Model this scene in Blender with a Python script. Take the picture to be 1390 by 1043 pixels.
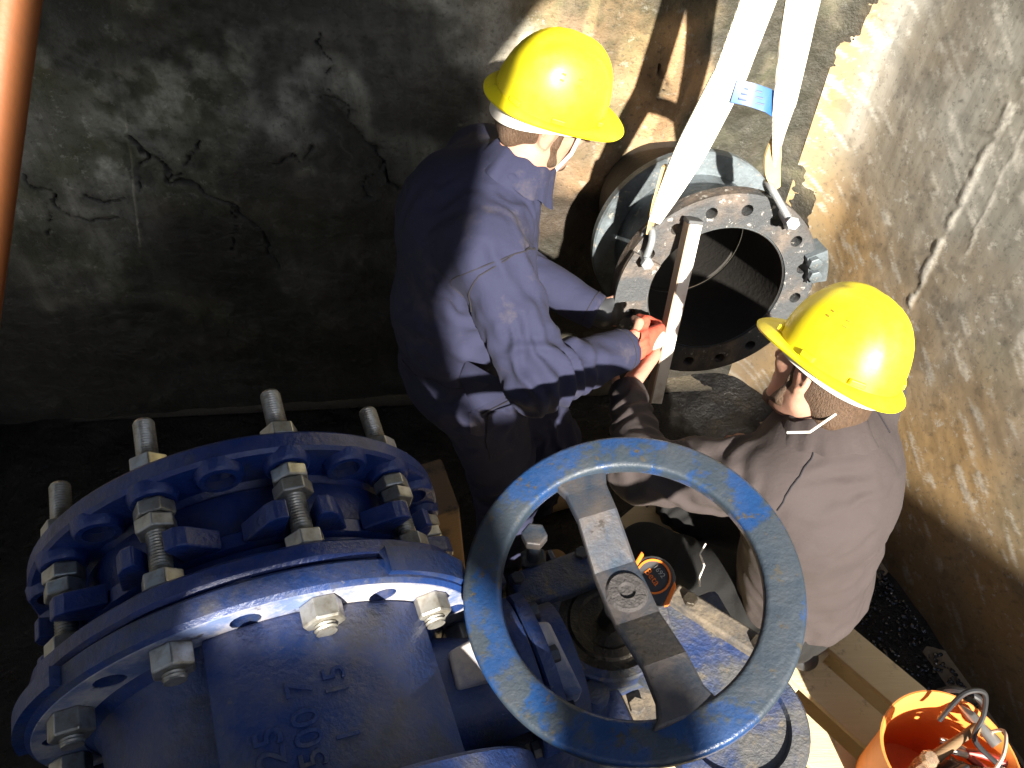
import bpy, bmesh, math, random
import numpy as np
from mathutils import Vector, Matrix
from mathutils.bvhtree import BVHTree

for o in list(bpy.data.objects):
    bpy.data.objects.remove(o)
random.seed(7)
scene = bpy.context.scene
col = scene.collection

# ------------------------------------------------------------------ camera
cam_d = bpy.data.cameras.new('camera')
cam_d.sensor_width = 36.0
cam_d.lens = 26.94
cam_d.clip_start = 0.02
cam_d.clip_end = 500
cam = bpy.data.objects.new('camera', cam_d)
cam.location = (0, 0, 2.6)
cam.rotation_euler = (math.radians(40), 0, 0)
col.objects.link(cam)
scene.camera = cam

# ------------------------------------------------------------------ world, sun, exposure
SUN = Vector((0.15, -0.835, 0.53)).normalized()       # towards the sun
world = bpy.data.worlds.new('World')
scene.world = world
world.use_nodes = True
wt = world.node_tree
bg = wt.nodes['Background']
sky = wt.nodes.new('ShaderNodeTexSky')
sky.sky_type = 'NISHITA'
sky.sun_disc = False
sky.sun_elevation = math.asin(SUN.z)
sky.sun_rotation = math.atan2(SUN.x, SUN.y)
wt.links.new(sky.outputs[0], bg.inputs[0])
bg.inputs[1].default_value = 0.062
sun_d = bpy.data.lights.new('sun', 'SUN')
sun_d.energy = 5.0
sun_d.angle = math.radians(1.0)
sun_d.color = (1.0, 0.93, 0.82)
sun = bpy.data.objects.new('sun', sun_d)
sun.rotation_euler = SUN.to_track_quat('Z', 'Y').to_euler()
sun.location = (2, -6, 8)
col.objects.link(sun)
scene.view_settings.view_transform = 'Standard'
scene.view_settings.look = 'None'
scene.view_settings.exposure = 1.95
scene.view_settings.gamma = 1.0
scene.view_settings.use_curve_mapping = False

# ------------------------------------------------------------------ helpers
def V(*a):
    return Vector(a[0] if len(a) == 1 else a)

def tag(o, label=None, cat=None, group=None, kind=None):
    if label: o['label'] = label
    if cat: o['category'] = cat
    if group: o['group'] = group
    if kind: o['kind'] = kind
    return o

def empty(name, loc, label, cat, group=None):
    o = bpy.data.objects.new(name, None)
    o.empty_display_size = 0.05
    o.location = loc
    col.objects.link(o)
    return tag(o, label, cat, group)

def origin(o):
    t = Vector((0, 0, 0))
    while o is not None:
        t += o.location
        o = o.parent
    return t

def link(name, me, mat=None, parent=None):
    """mesh in world coordinates -> object whose origin is its own centre, child of parent"""
    o = bpy.data.objects.new(name, me)
    if mat is not None:
        me.materials.append(mat)
    n = len(me.vertices)
    c = Vector((0, 0, 0))
    if n:
        a = np.empty(n * 3, dtype=np.float32)
        me.vertices.foreach_get('co', a)
        a = a.reshape(-1, 3)
        c = Vector(((a.min(0) + a.max(0)) / 2).tolist())
        a -= np.array(c, dtype=np.float32)
        me.vertices.foreach_set('co', a.ravel())
        me.update()
    col.objects.link(o)
    if parent is not None:
        o.parent = parent
        o.location = c - origin(parent)
    else:
        o.location = c
    return o

def frame(axis, ref=(0, 0, 1)):
    """3x3 with columns (x, y, axis)"""
    z = Vector(axis).normalized()
    x = Vector(ref).cross(z)
    if x.length < 1e-4:
        x = Vector((1, 0, 0)).cross(z)
    x.normalize()
    y = z.cross(x)
    return Matrix((x, y, z)).transposed()

class MB:
    def __init__(self):
        self.v = []; self.f = []
    def add(self, vs, fs):
        n = len(self.v)
        self.v += [tuple(p) for p in vs]
        self.f += [tuple(i + n for i in q) for q in fs]
        return self
    def box(self, c, s, M=None):
        c = Vector(c); M = M or Matrix.Identity(3)
        P = [c + M @ Vector((x * s[0] / 2, y * s[1] / 2, z * s[2] / 2)) for x in (-1, 1) for y in (-1, 1) for z in (-1, 1)]
        return self.add(P, [(0, 1, 3, 2), (4, 6, 7, 5), (0, 4, 5, 1), (2, 3, 7, 6), (0, 2, 6, 4), (1, 5, 7, 3)])
    def tube(self, pts, rad, n=10, cap=True):
        pts = [Vector(p) for p in pts]
        if not isinstance(rad, (list, tuple)): rad = [rad] * len(pts)
        vs = []; fs = []
        ref = None
        for i, p in enumerate(pts):
            d = (pts[min(i + 1, len(pts) - 1)] - pts[max(i - 1, 0)]).normalized()
            if ref is None:
                ref = d.orthogonal().normalized()
            x = (ref - d * ref.dot(d)).normalized(); ref = x
            y = d.cross(x)
            for k in range(n):
                a = 2 * math.pi * k / n
                vs.append(p + (x * math.cos(a) + y * math.sin(a)) * rad[i])
        m = len(pts)
        for i in range(m - 1):
            for k in range(n):
                k2 = (k + 1) % n
                fs.append((i * n + k, i * n + k2, (i + 1) * n + k2, (i + 1) * n + k))
        if cap:
            fs.append(tuple(reversed(range(n)))); fs.append(tuple((m - 1) * n + k for k in range(n)))
        return self.add(vs, fs)
    def lathe(self, prof, o, M, n=48, a0=0.0, a1=None, wob=None):
        """prof: (radius, height along M's z); closed profile loop when first == last"""
        full = a1 is None
        a1 = 2 * math.pi if full else a1
        cnt = n if full else n + 1
        vs = []; fs = []; o = Vector(o); m = len(prof)
        for k in range(cnt):
            a = a0 + (a1 - a0) * k / n
            for (r, h) in prof:
                rr = r * (wob(a) if wob else 1)
                vs.append(o + M @ Vector((rr * math.cos(a), rr * math.sin(a), h)))
        for k in range(n):
            k2 = (k + 1) % cnt
            for i in range(m - 1):
                fs.append((k * m + i, k2 * m + i, k2 * m + i + 1, k * m + i + 1))
        if not full:
            fs.append(tuple(range(m))); fs.append(tuple(reversed([n * m + i for i in range(m)])))
        return self.add(vs, fs)
    def prism(self, poly, o, M, h0, h1):
        o = Vector(o); n = len(poly)
        vs = [o + M @ Vector((x, y, h0)) for x, y in poly] + [o + M @ Vector((x, y, h1)) for x, y in poly]
        fs = [tuple(reversed(range(n))), tuple(range(n, 2 * n))]
        for i in range(n):
            j = (i + 1) % n
            fs.append((i, j, n + j, n + i))
        return self.add(vs, fs)
    def hexa(self, o, axis, af, h, rot=0.0):
        M = frame(axis)
        R = af / math.sqrt(3)
        c = R * 0.93
        prof = []
        vs = []; fs = []
        o = Vector(o)
        for (r, z) in ((c, 0), (R, h * 0.1), (R, h * 0.9), (c, h)):
            for k in range(6):
                a = rot + k * math.pi / 3
                vs.append(o + M @ Vector((r * math.cos(a), r * math.sin(a), z)))
        for i in range(3):
            for k in range(6):
                k2 = (k + 1) % 6
                fs.append((i * 6 + k, i * 6 + k2, (i + 1) * 6 + k2, (i + 1) * 6 + k))
        fs.append(tuple(reversed(range(6)))); fs.append(tuple(18 + k for k in range(6)))
        return self.add(vs, fs)
    def mesh(self, smooth=True, angle=35):
        me = bpy.data.meshes.new('m')
        me.from_pydata(self.v, [], self.f)
        bm = bmesh.new(); bm.from_mesh(me)
        bmesh.ops.recalc_face_normals(bm, faces=bm.faces)
        bm.to_mesh(me); bm.free()
        if smooth:
            me.shade_smooth()
            me.set_sharp_from_angle(angle=math.radians(angle))
        return me
    def build(self, name, mat, parent=None, smooth=True, bevel=0.0, angle=35, seg=2):
        o = link(name, self.mesh(smooth, angle), mat, parent)
        if bevel:
            b = o.modifiers.new('bevel', 'BEVEL'); b.width = bevel; b.segments = seg
            b.limit_method = 'ANGLE'; b.angle_limit = math.radians(38)
            b.harden_normals = False
        return o

def cut(o, cutter_mb):
    """bake a boolean difference into o's mesh"""
    me = cutter_mb.mesh(False)
    c = bpy.data.objects.new('cutter', me); col.objects.link(c)
    m = o.modifiers.new('cut', 'BOOLEAN'); m.operation = 'DIFFERENCE'; m.object = c; m.solver = 'EXACT'
    bpy.context.view_layer.update()
    dg = bpy.context.evaluated_depsgraph_get()
    new = bpy.data.meshes.new_from_object(o.evaluated_get(dg))
    o.modifiers.clear()
    o.data = new
    new.shade_smooth(); new.set_sharp_from_angle(angle=math.radians(35))
    bpy.data.objects.remove(c)
    return o

def dup(o, parent=None, delta=None):
    c = o.copy(); col.objects.link(c)
    if parent is not None: c.parent = parent
    if delta is not None: c.location = c.location + Vector(delta)
    return c

# ------------------------------------------------------------------ numpy noise
def _h(i, j, k):
    n = (i * 374761393 + j * 668265263 + k * 2147483647 + 1013904223).astype(np.int64) & 0xffffffff
    n = ((n ^ (n >> 13)) * 1274126177) & 0xffffffff
    return ((n ^ (n >> 16)) & 0xffff) / 65535.0
def vnoise(p):
    p = np.asarray(p, dtype=np.float64)
    i = np.floor(p).astype(np.int64); f = p - i; f = f * f * (3 - 2 * f)
    r = 0
    for a in (0, 1):
        for b in (0, 1):
            for c in (0, 1):
                w = (f[:, 0] if a else 1 - f[:, 0]) * (f[:, 1] if b else 1 - f[:, 1]) * (f[:, 2] if c else 1 - f[:, 2])
                r = r + w * _h(i[:, 0] + a, i[:, 1] + b, i[:, 2] + c)
    return r
def fbm(p, o=4):
    p = np.asarray(p, dtype=np.float64); s = 0; a = 0.5; t = 0
    for _ in range(o):
        s = s + a * vnoise(p); t += a; a *= 0.5; p = p * 2.03 + 17.1
    return s / t

# ------------------------------------------------------------------ materials
def mat(name, color=(0.5, 0.5, 0.5), rough=0.6, metal=0.0, **kw):
    m = bpy.data.materials.new(name); m.use_nodes = True
    b = m.node_tree.nodes['Principled BSDF']
    b.inputs['Base Color'].default_value = (*color, 1)
    b.inputs['Roughness'].default_value = rough
    b.inputs['Metallic'].default_value = metal
    for k, v in kw.items():
        b.inputs[k.replace('_', ' ')].default_value = v
    return m
class NT:
    def __init__(self, m):
        self.m = m; self.t = m.node_tree; self.b = self.t.nodes['Principled BSDF']
        self.tc = self.t.nodes.new('ShaderNodeTexCoord')
    def new(self, t, **kw):
        n = self.t.nodes.new(t)
        for k, v in kw.items(): setattr(n, k, v)
        return n
    def link(self, a, b): self.t.links.new(a, b)
    def noise(self, scale, detail=6, rough=0.6, stretch=None, dist=0.0, co='Object'):
        n = self.new('ShaderNodeTexNoise')
        n.inputs['Scale'].default_value = scale; n.inputs['Detail'].default_value = detail
        n.inputs['Roughness'].default_value = rough; n.inputs['Distortion'].default_value = dist
        src = self.tc.outputs[co]
        if stretch:
            mp = self.new('ShaderNodeMapping'); mp.inputs['Scale'].default_value = stretch
            self.link(src, mp.inputs[0]); src = mp.outputs[0]
        self.link(src, n.inputs['Vector'])
        return n.outputs['Fac']
    def ramp(self, fac, stops, interp='LINEAR'):
        r = self.new('ShaderNodeValToRGB'); r.color_ramp.interpolation = interp
        e = r.color_ramp.elements
        while len(e) < len(stops): e.new(0.5)
        for el, (p, c) in zip(e, stops):
            el.position = p
            el.color = (*c, 1) if not isinstance(c, (int, float)) else (c, c, c, 1)
        self.link(fac, r.inputs[0])
        return r.outputs[0]
    def mix(self, fac, a, b, mode='MIX'):
        n = self.new('ShaderNodeMix', data_type='RGBA', blend_type=mode)
        for s, v in ((n.inputs[0], fac), (n.inputs[6], a), (n.inputs[7], b)):
            if isinstance(v, (int, float)): s.default_value = v
            elif isinstance(v, tuple): s.default_value = (*v, 1)
            else: self.link(v, s)
        return n.outputs[2]
    def math(self, op, a, b=0.0):
        n = self.new('ShaderNodeMath', operation=op)
        for s, v in ((n.inputs[0], a), (n.inputs[1], b)):
            if isinstance(v, (int, float)): s.default_value = v
            else: self.link(v, s)
        return n.outputs[0]
    def attr(self, name):
        n = self.new('ShaderNodeAttribute', attribute_name=name)
        return n.outputs['Fac']
    def color(self, c): self.link(c, self.b.inputs['Base Color'])
    def rough(self, c): self.link(c, self.b.inputs['Roughness'])
    def bump(self, h, strength=0.4, dist=0.01, normal=None):
        n = self.new('ShaderNodeBump'); n.inputs['Strength'].default_value = strength; n.inputs['Distance'].default_value = dist
        self.link(h, n.inputs['Height'])
        if normal is not None: self.link(normal, n.inputs['Normal'])
        self.link(n.outputs[0], self.b.inputs['Normal'])
        return n.outputs[0]

M = {}
def blue(name, deep, chip, dirt, dirt_amt, rough, bump, chips=0.62, dscale=9, dust=0.35, sharp=0.14):
    m = mat(name); t = NT(m)
    base = t.mix(t.noise(5, 4), tuple(c * 0.75 for c in deep), tuple(c * 1.25 for c in deep))
    dirtmask = t.ramp(t.noise(dscale, 8, 0.68), [(dirt_amt, 0), (dirt_amt + sharp, 1)])
    c = t.mix(t.math('MULTIPLY', dirtmask, 0.85), base, dirt)
    geo = t.new('ShaderNodeNewGeometry'); sep = t.new('ShaderNodeSeparateXYZ'); t.link(geo.outputs['Normal'], sep.inputs[0])
    upf = t.ramp(sep.outputs['Z'], [(0.35, 0), (0.95, 1)])
    dustf = t.math('MULTIPLY', t.math('MULTIPLY', upf, t.ramp(t.noise(14, 6, 0.7), [(0.40, 0), (0.66, 1)])), dust)
    c = t.mix(dustf, c, (0.17, 0.15, 0.13))
    chipmask = t.ramp(t.noise(38, 8, 0.7), [(chips, 0), (chips + 0.06, 1)])
    c = t.mix(chipmask, c, chip)
    t.color(c)
    t.rough(t.ramp(t.math('ADD', t.math('MULTIPLY', dirtmask, 0.5), t.math('MULTIPLY', t.noise(60, 4), 0.3)), [(0, rough), (0.8, min(rough + 0.4, 0.9))]))
    t.bump(t.math('ADD', t.noise(130, 5), t.math('MULTIPLY', t.noise(30, 5), 1.4)), bump, 0.004)
    return m
M['blue_joint'] = blue('blue_epoxy', (0.009, 0.029, 0.145), (0.07, 0.08, 0.14), (0.035, 0.038, 0.06), 0.52, 0.24, 0.4, 0.66, 9, 0.22)
M['blue_valve'] = blue('blue_valve_paint', (0.012, 0.038, 0.150), (0.13, 0.12, 0.12), (0.05, 0.056, 0.07), 0.5, 0.32, 0.45, 0.64)
M['blue_dirty'] = blue('blue_gearbox_paint_grimy', (0.018, 0.038, 0.12), (0.11, 0.095, 0.075), (0.05, 0.055, 0.052), 0.43, 0.34, 0.7, 0.58)
M['blue_wheel'] = blue('blue_worn_wheel', (0.012, 0.043, 0.130), (0.055, 0.048, 0.036), (0.024, 0.034, 0.038), 0.46, 0.22, 0.35, 0.60, 7.5, 0.12, 0.05)

m = mat('dusty_machined_face', rough=0.6); t = NT(m)
c = t.mix(t.ramp(t.noise(7, 8, 0.7), [(0.42, 0), (0.58, 1)]), (0.40, 0.37, 0.36), (0.10, 0.14, 0.27))
t.color(t.mix(t.ramp(t.noise(30, 7, 0.7), [(0.6, 0), (0.68, 1)]), c, (0.05, 0.05, 0.06))); t.bump(t.noise(80, 6), 0.5, 0.003); M['dusty_face'] = m
m = mat('zinc_plated_steel', rough=0.42, metal=0.75); t = NT(m)
t.color(t.mix(t.ramp(t.noise(40, 6), [(0.45, 0), (0.65, 1)]), (0.42, 0.41, 0.37), (0.24, 0.21, 0.16)))
t.rough(t.ramp(t.noise(60, 4), [(0.3, 0.32), (0.7, 0.55)])); M['zinc'] = m

m = mat('dirty_steel_bar', rough=0.55, metal=0.3); t = NT(m)
g = t.noise(11, 8, 0.65)
c = t.mix(t.ramp(g, [(0.4, 0), (0.6, 1)]), (0.026, 0.040, 0.062), (0.085, 0.074, 0.070))
c = t.mix(t.ramp(t.noise(26, 8, 0.7), [(0.62, 0), (0.68, 1)]), c, (0.03, 0.025, 0.022))
t.color(c); t.bump(t.noise(90, 6), 0.5, 0.003); M['spoke'] = m

m = mat('greasy_steel', (0.03, 0.027, 0.024), 0.35, 0.4); t = NT(m)
t.color(t.mix(t.noise(24, 7), (0.012, 0.011, 0.01), (0.08, 0.065, 0.045))); t.bump(t.noise(120, 6), 0.8, 0.004); M['grease'] = m

m = mat('crusted_grease', (0.035, 0.033, 0.034), 0.8); t = NT(m)
t.color(t.mix(t.noise(90, 6), (0.015, 0.014, 0.015), (0.10, 0.09, 0.09))); t.bump(t.noise(110, 7, 0.7), 1.0, 0.008); M['crust'] = m

m = mat('dusty_tan_iron', (0.2, 0.16, 0.11), 0.85); t = NT(m)
t.color(t.mix(t.ramp(t.noise(22, 8, 0.7), [(0.4, 0), (0.62, 1)]), (0.15, 0.12, 0.085), (0.05, 0.047, 0.045))); t.bump(t.noise(100, 6), 0.7, 0.004); M['dust'] = m

m = mat('cast_iron_grey', rough=0.5, metal=0.25); t = NT(m)
c = t.mix(t.ramp(t.noise(7, 8, 0.65), [(0.4, 0), (0.62, 1)]), (0.15, 0.18, 0.20), (0.06, 0.07, 0.075))
c = t.mix(t.ramp(t.noise(30, 8, 0.7), [(0.58, 0), (0.66, 1)]), c, (0.26, 0.24, 0.21))
t.color(c); t.bump(t.noise(70, 7), 0.6, 0.004); M['cast_grey'] = m

m = mat('rust_stained_flange_face', rough=0.6, metal=0.15); t = NT(m)
c = t.mix(t.ramp(t.noise(16, 8, 0.7), [(0.38, 0), (0.58, 1)]), (0.19, 0.15, 0.12), (0.08, 0.066, 0.056))
c = t.mix(t.ramp(t.noise(4.5, 5, 0.6), [(0.40, 0), (0.52, 1)]), c, (0.06, 0.064, 0.068))
c = t.mix(t.ramp(t.noise(42, 8, 0.7), [(0.60, 0), (0.66, 1)]), c, (0.42, 0.40, 0.37))
t.color(c); t.bump(t.noise(60, 8, 0.7), 0.9, 0.006); M['flange_face'] = m

m = mat('dark_pipe_lining', (0.05, 0.047, 0.043), 0.7); t = NT(m)
t.color(t.mix(t.noise(18, 8, 0.7), (0.010, 0.009, 0.0085), (0.032, 0.028, 0.024))); t.bump(t.noise(60, 6), 0.5, 0.004); M['lining'] = m

m = mat('galvanised_shackle', rough=0.4, metal=0.6); t = NT(m)
t.color(t.mix(t.noise(40, 5), (0.28, 0.31, 0.33), (0.5, 0.52, 0.53))); M['galv'] = m

def fabric(name, c1, c2, dust, weave=900, dust_amt=0.56, dust_f=0.7):
    m = mat(name, rough=0.88); t = NT(m)
    c = t.mix(t.noise(5, 6), c1, c2)
    d = t.ramp(t.noise(7, 9, 0.72), [(dust_amt, 0), (dust_amt + 0.2, 1)])
    c = t.mix(t.math('MULTIPLY', d, dust_f), c, dust)
    t.color(c)
    w = t.new('ShaderNodeTexWave'); w.inputs['Scale'].default_value = 220; w.inputs['Distortion'].default_value = 2
    t.link(t.tc.outputs['Object'], w.inputs['Vector'])
    t.bump(t.math('ADD', t.noise(55, 7, 0.65), t.math('MULTIPLY', w.outputs['Fac'], 0.12)), 0.35, 0.006)
    return m
M['navy'] = fabric('navy_coverall_cloth', (0.0095, 0.0115, 0.036), (0.017, 0.019, 0.050), (0.085, 0.07, 0.068), dust_amt=0.56)
M['brown'] = fabric('grey_brown_softshell', (0.035, 0.026, 0.026), (0.050, 0.039, 0.038), (0.07, 0.056, 0.055), dust_amt=0.62, dust_f=0.4)
M['black_cloth'] = fabric('black_trousers', (0.004, 0.004, 0.0045), (0.006, 0.006, 0.006), (0.008, 0.007, 0.007), dust_amt=0.7)
M['seam'] = mat('dark_seam_thread', (0.014, 0.012, 0.016), 0.9)
M['boot'] = fabric('tan_leather', (0.24, 0.16, 0.08), (0.34, 0.24, 0.12), (0.12, 0.09, 0.06))

m = mat('skin', (0.44, 0.235, 0.165), 0.55, 0, Subsurface_Weight=0.12, Subsurface_Scale=0.01); t = NT(m)
t.color(t.mix(t.noise(26, 6), (0.40, 0.20, 0.135), (0.50, 0.285, 0.205))); t.bump(t.noise(160, 5), 0.25, 0.002); M['skin'] = m
m = mat('brown_hair', (0.06, 0.035, 0.02), 0.6); t = NT(m)
t.color(t.mix(t.noise(60, 5, 0.6, (6, 6, 1)), (0.03, 0.018, 0.011), (0.16, 0.095, 0.055))); t.bump(t.noise(80, 5, 0.6, (6, 6, 1)), 1.0, 0.006); M['hair'] = m

m = mat('yellow_helmet_plastic', (0.88, 0.66, 0.015), 0.33); t = NT(m)
t.color(t.mix(t.ramp(t.noise(9, 8, 0.7), [(0.45, 0), (0.75, 1)]), (0.90, 0.75, 0.014), (0.68, 0.52, 0.03)))
t.color(t.mix(t.ramp(t.noise(17, 8, 0.72), [(0.62, 0), (0.70, 1)]), t.b.inputs['Base Color'].links[0].from_socket, (0.34, 0.24, 0.04)))
t.rough(t.ramp(t.noise(30, 7), [(0.3, 0.30), (0.7, 0.55)])); t.bump(t.noise(140, 4), 0.06, 0.002); M['yellow'] = m
M['slot'] = mat('helmet_slot_shade', (0.30, 0.20, 0.01), 0.6)
M['white_plastic'] = mat('white_harness', (0.74, 0.70, 0.62), 0.5)

m = mat('white_webbing', (0.72, 0.69, 0.60), 0.8); t = NT(m)
w = t.new('ShaderNodeTexWave'); w.inputs['Scale'].default_value = 90; t.link(t.tc.outputs['Object'], w.inputs['Vector'])
t.color(t.mix(t.ramp(t.noise(14, 7), [(0.5, 0), (0.72, 1)]), (0.74, 0.71, 0.62), (0.50, 0.44, 0.33))); t.bump(w.outputs['Fac'], 0.25, 0.002); M['webbing'] = m
m = mat('tan_webbing', (0.5, 0.36, 0.16), 0.8); t = NT(m)
t.color(t.mix(t.noise(20, 6), (0.58, 0.44, 0.22), (0.36, 0.24, 0.10))); M['webbing_tan'] = m
M['blue_tag'] = mat('blue_label_vinyl', (0.008, 0.085, 0.36), 0.4)
M['tag_print'] = mat('dark_label_print', (0.005, 0.03, 0.13), 0.5)

m = mat('mill_aluminium', (0.8, 0.78, 0.72), 0.5, 0.25); t = NT(m)
t.color(t.mix(t.ramp(t.noise(18, 7), [(0.5, 0), (0.7, 1)]), (0.80, 0.78, 0.72), (0.5, 0.42, 0.32))); M['alu'] = m
m = mat('scuffed_brown_side', (0.26, 0.19, 0.13), 0.6); t = NT(m)
t.color(t.mix(t.noise(24, 7), (0.18, 0.125, 0.085), (0.36, 0.27, 0.19))); M['alu_side'] = m

m = mat('red_knit_glove', (0.55, 0.07, 0.035), 0.85); t = NT(m)
t.color(t.mix(t.noise(30, 6), (0.46, 0.05, 0.03), (0.68, 0.13, 0.07))); t.bump(t.noise(260, 3), 0.5, 0.003); M['glove_red'] = m
m = mat('pale_glove_coating', (0.6, 0.5, 0.42), 0.7); t = NT(m)
t.color(t.mix(t.noise(40, 6), (0.72, 0.60, 0.52), (0.42, 0.24, 0.18))); t.bump(t.noise(150, 4), 0.5, 0.003); M['glove_pale'] = m
M['glove_black'] = mat('black_rubber_glove', (0.03, 0.032, 0.036), 0.5)

def wood(name, a, b, dark, amt=0.6):
    m = mat(name, rough=0.8); t = NT(m)
    g = t.noise(6, 8, 0.65, (1, 14, 14), 0.4)
    c = t.mix(g, a, b)
    c = t.mix(t.ramp(t.noise(9, 9, 0.7), [(amt, 0), (amt + 0.1, 1)]), c, dark)
    t.color(c); t.bump(g, 0.5, 0.004)
    return m
M['wood'] = wood('pale_pine', (0.68, 0.55, 0.33), (0.50, 0.39, 0.22), (0.16, 0.125, 0.09), 0.60)
M['wood_old'] = wood('weathered_plank', (0.22, 0.13, 0.06), (0.13, 0.08, 0.04), (0.04, 0.03, 0.02), 0.55)

m = mat('orange_rubber', (0.85, 0.22, 0.035), 0.5, 0, Subsurface_Weight=0.0); t = NT(m)
t.color(t.mix(t.ramp(t.noise(12, 8, 0.7), [(0.5, 0), (0.75, 1)]), (0.82, 0.26, 0.055), (0.58, 0.18, 0.05))); M['orange'] = m
m = mat('clear_amber_plastic', (0.75, 0.55, 0.38), 0.12, 0, Transmission_Weight=0.75, IOR=1.45); M['clear'] = m
M['black_plastic'] = mat('black_plastic', (0.02, 0.02, 0.022), 0.42)
M['red_plastic'] = mat('dark_red_plastic', (0.25, 0.03, 0.02), 0.4)
M['steel'] = mat('bare_steel', (0.45, 0.43, 0.40), 0.35, 0.8)
M['tape_orange'] = mat('orange_abs', (0.85, 0.20, 0.02), 0.42)
M['tape_grey'] = mat('dark_grey_abs', (0.045, 0.047, 0.05), 0.5)
M['grey_print'] = mat('light_grey_print', (0.45, 0.44, 0.42), 0.5)
M['copper'] = mat('pale_cable_sheath', (0.62, 0.45, 0.33), 0.5)

m = mat('rusty_orange_steel', rough=0.5, metal=0.1); t = NT(m)
t.color(t.mix(t.noise(10, 7, 0.6, (6, 6, 1)), (0.26, 0.085, 0.024), (0.18, 0.066, 0.025))); t.bump(t.noise(60, 5), 0.2, 0.003); M['rust_post'] = m

def concrete(name, pale, mid, tan, dark, moss, vein=1.0, bump=0.75):
    m = mat(name, rough=0.85); t = NT(m)
    n1 = t.noise(2.2, 7, 0.68); n2 = t.noise(16, 6, 0.7); n3 = t.noise(70, 4, 0.7); ns = t.noise(3.0, 5, 0.7, (9, 9, 0.7))
    c = t.mix(t.ramp(n1, [(0.36, 0), (0.64, 1)]), mid, pale)
    c = t.mix(t.math('MULTIPLY', t.ramp(ns, [(0.42, 0), (0.62, 1)]), 0.45), c, tuple(x * 0.6 for x in mid))
    c = t.mix(t.attr('tan'), c, t.mix(n2, tuple(x * 0.62 for x in tan), tuple(min(1, x * 1.25) for x in tan)))
    c = t.mix(t.math('MULTIPLY', t.attr('moss'), t.ramp(n2, [(0.3, 0.35), (0.6, 1)])), c, moss)
    pit = t.ramp(n3, [(0.34, 1), (0.44, 0)])
    c = t.mix(t.math('MULTIPLY', pit, 0.5), c, tuple(x * 0.35 for x in mid))
    spots = t.ramp(t.noise(26, 5, 0.75), [(0.58, 0), (0.66, 1)])
    c = t.mix(t.math('MULTIPLY', spots, 0.55 * vein), c, tuple(min(1, x * 1.45) for x in pale))
    c = t.mix(t.math('MULTIPLY', t.attr('pale'), t.ramp(n3, [(0.3, 0.4), (0.6, 1)])), c, tuple(min(1, x * 1.7) for x in pale))
    c = t.mix(t.math('MULTIPLY', t.attr('damp_shade'), 0.93), c, dark)
    c = t.mix(t.attr('crack'), c, (0.012, 0.012, 0.011))
    t.color(c)
    t.rough(t.ramp(t.attr('damp_shade'), [(0.0, 0.88), (1.0, 0.62)]))
    t.bump(t.math('ADD', n3, n2), bump, 0.008)
    return m
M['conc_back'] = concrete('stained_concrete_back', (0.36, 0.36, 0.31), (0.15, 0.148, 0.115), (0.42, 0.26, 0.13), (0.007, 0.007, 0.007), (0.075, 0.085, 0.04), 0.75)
M['conc_right'] = concrete('stained_concrete_side', (0.46, 0.445, 0.40), (0.32, 0.305, 0.26), (0.44, 0.29, 0.135), (0.05, 0.042, 0.034), (0.16, 0.17, 0.12), 1.0, 0.05)
M['conc_plain'] = concrete('plain_concrete', (0.36, 0.35, 0.32), (0.25, 0.24, 0.22), (0.3, 0.25, 0.2), (0.05, 0.05, 0.045), (0.1, 0.12, 0.08), 0.6)

m = mat('wet_black_floor', (0.012, 0.012, 0.013), 0.25); t = NT(m)
t.color(t.mix(t.ramp(t.noise(7, 10, 0.7), [(0.45, 0), (0.7, 1)]), (0.004, 0.004, 0.0045), (0.014, 0.012, 0.010)))
t.rough(t.ramp(t.noise(10, 6), [(0.35, 0.16), (0.65, 0.6)]))
t.b.inputs['Specular IOR Level'].default_value = 0.3
t.bump(t.math('ADD', t.noise(45, 8, 0.7), t.math('MULTIPLY', t.noise(9, 5), 2.0)), 0.9, 0.012); M['floor'] = m
m = mat('wet_gravel', (0.02, 0.021, 0.024), 0.16); M['gravel'] = m
m = mat('dry_earth', (0.26, 0.2, 0.14), 0.95); t = NT(m)
t.color(t.mix(t.noise(3, 9, 0.7), (0.2, 0.155, 0.11), (0.32, 0.25, 0.18))); M['earth'] = m

# ------------------------------------------------------------------ the chamber
def seg_dist(S, Z, pts):
    d = np.full(S.shape, 9.0)
    for (a, b), (c, e) in zip(pts[:-1], pts[1:]):
        vx, vz = c - a, e - b
        t = np.clip(((S - a) * vx + (Z - b) * vz) / (vx * vx + vz * vz + 1e-9), 0, 1)
        d = np.minimum(d, np.hypot(S - a - t * vx, Z - b - t * vz))
    return d

def sst(x, a, b):
    t = np.clip((x - a) / (b - a), 0, 1)
    return t * t * (3 - 2 * t)

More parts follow.
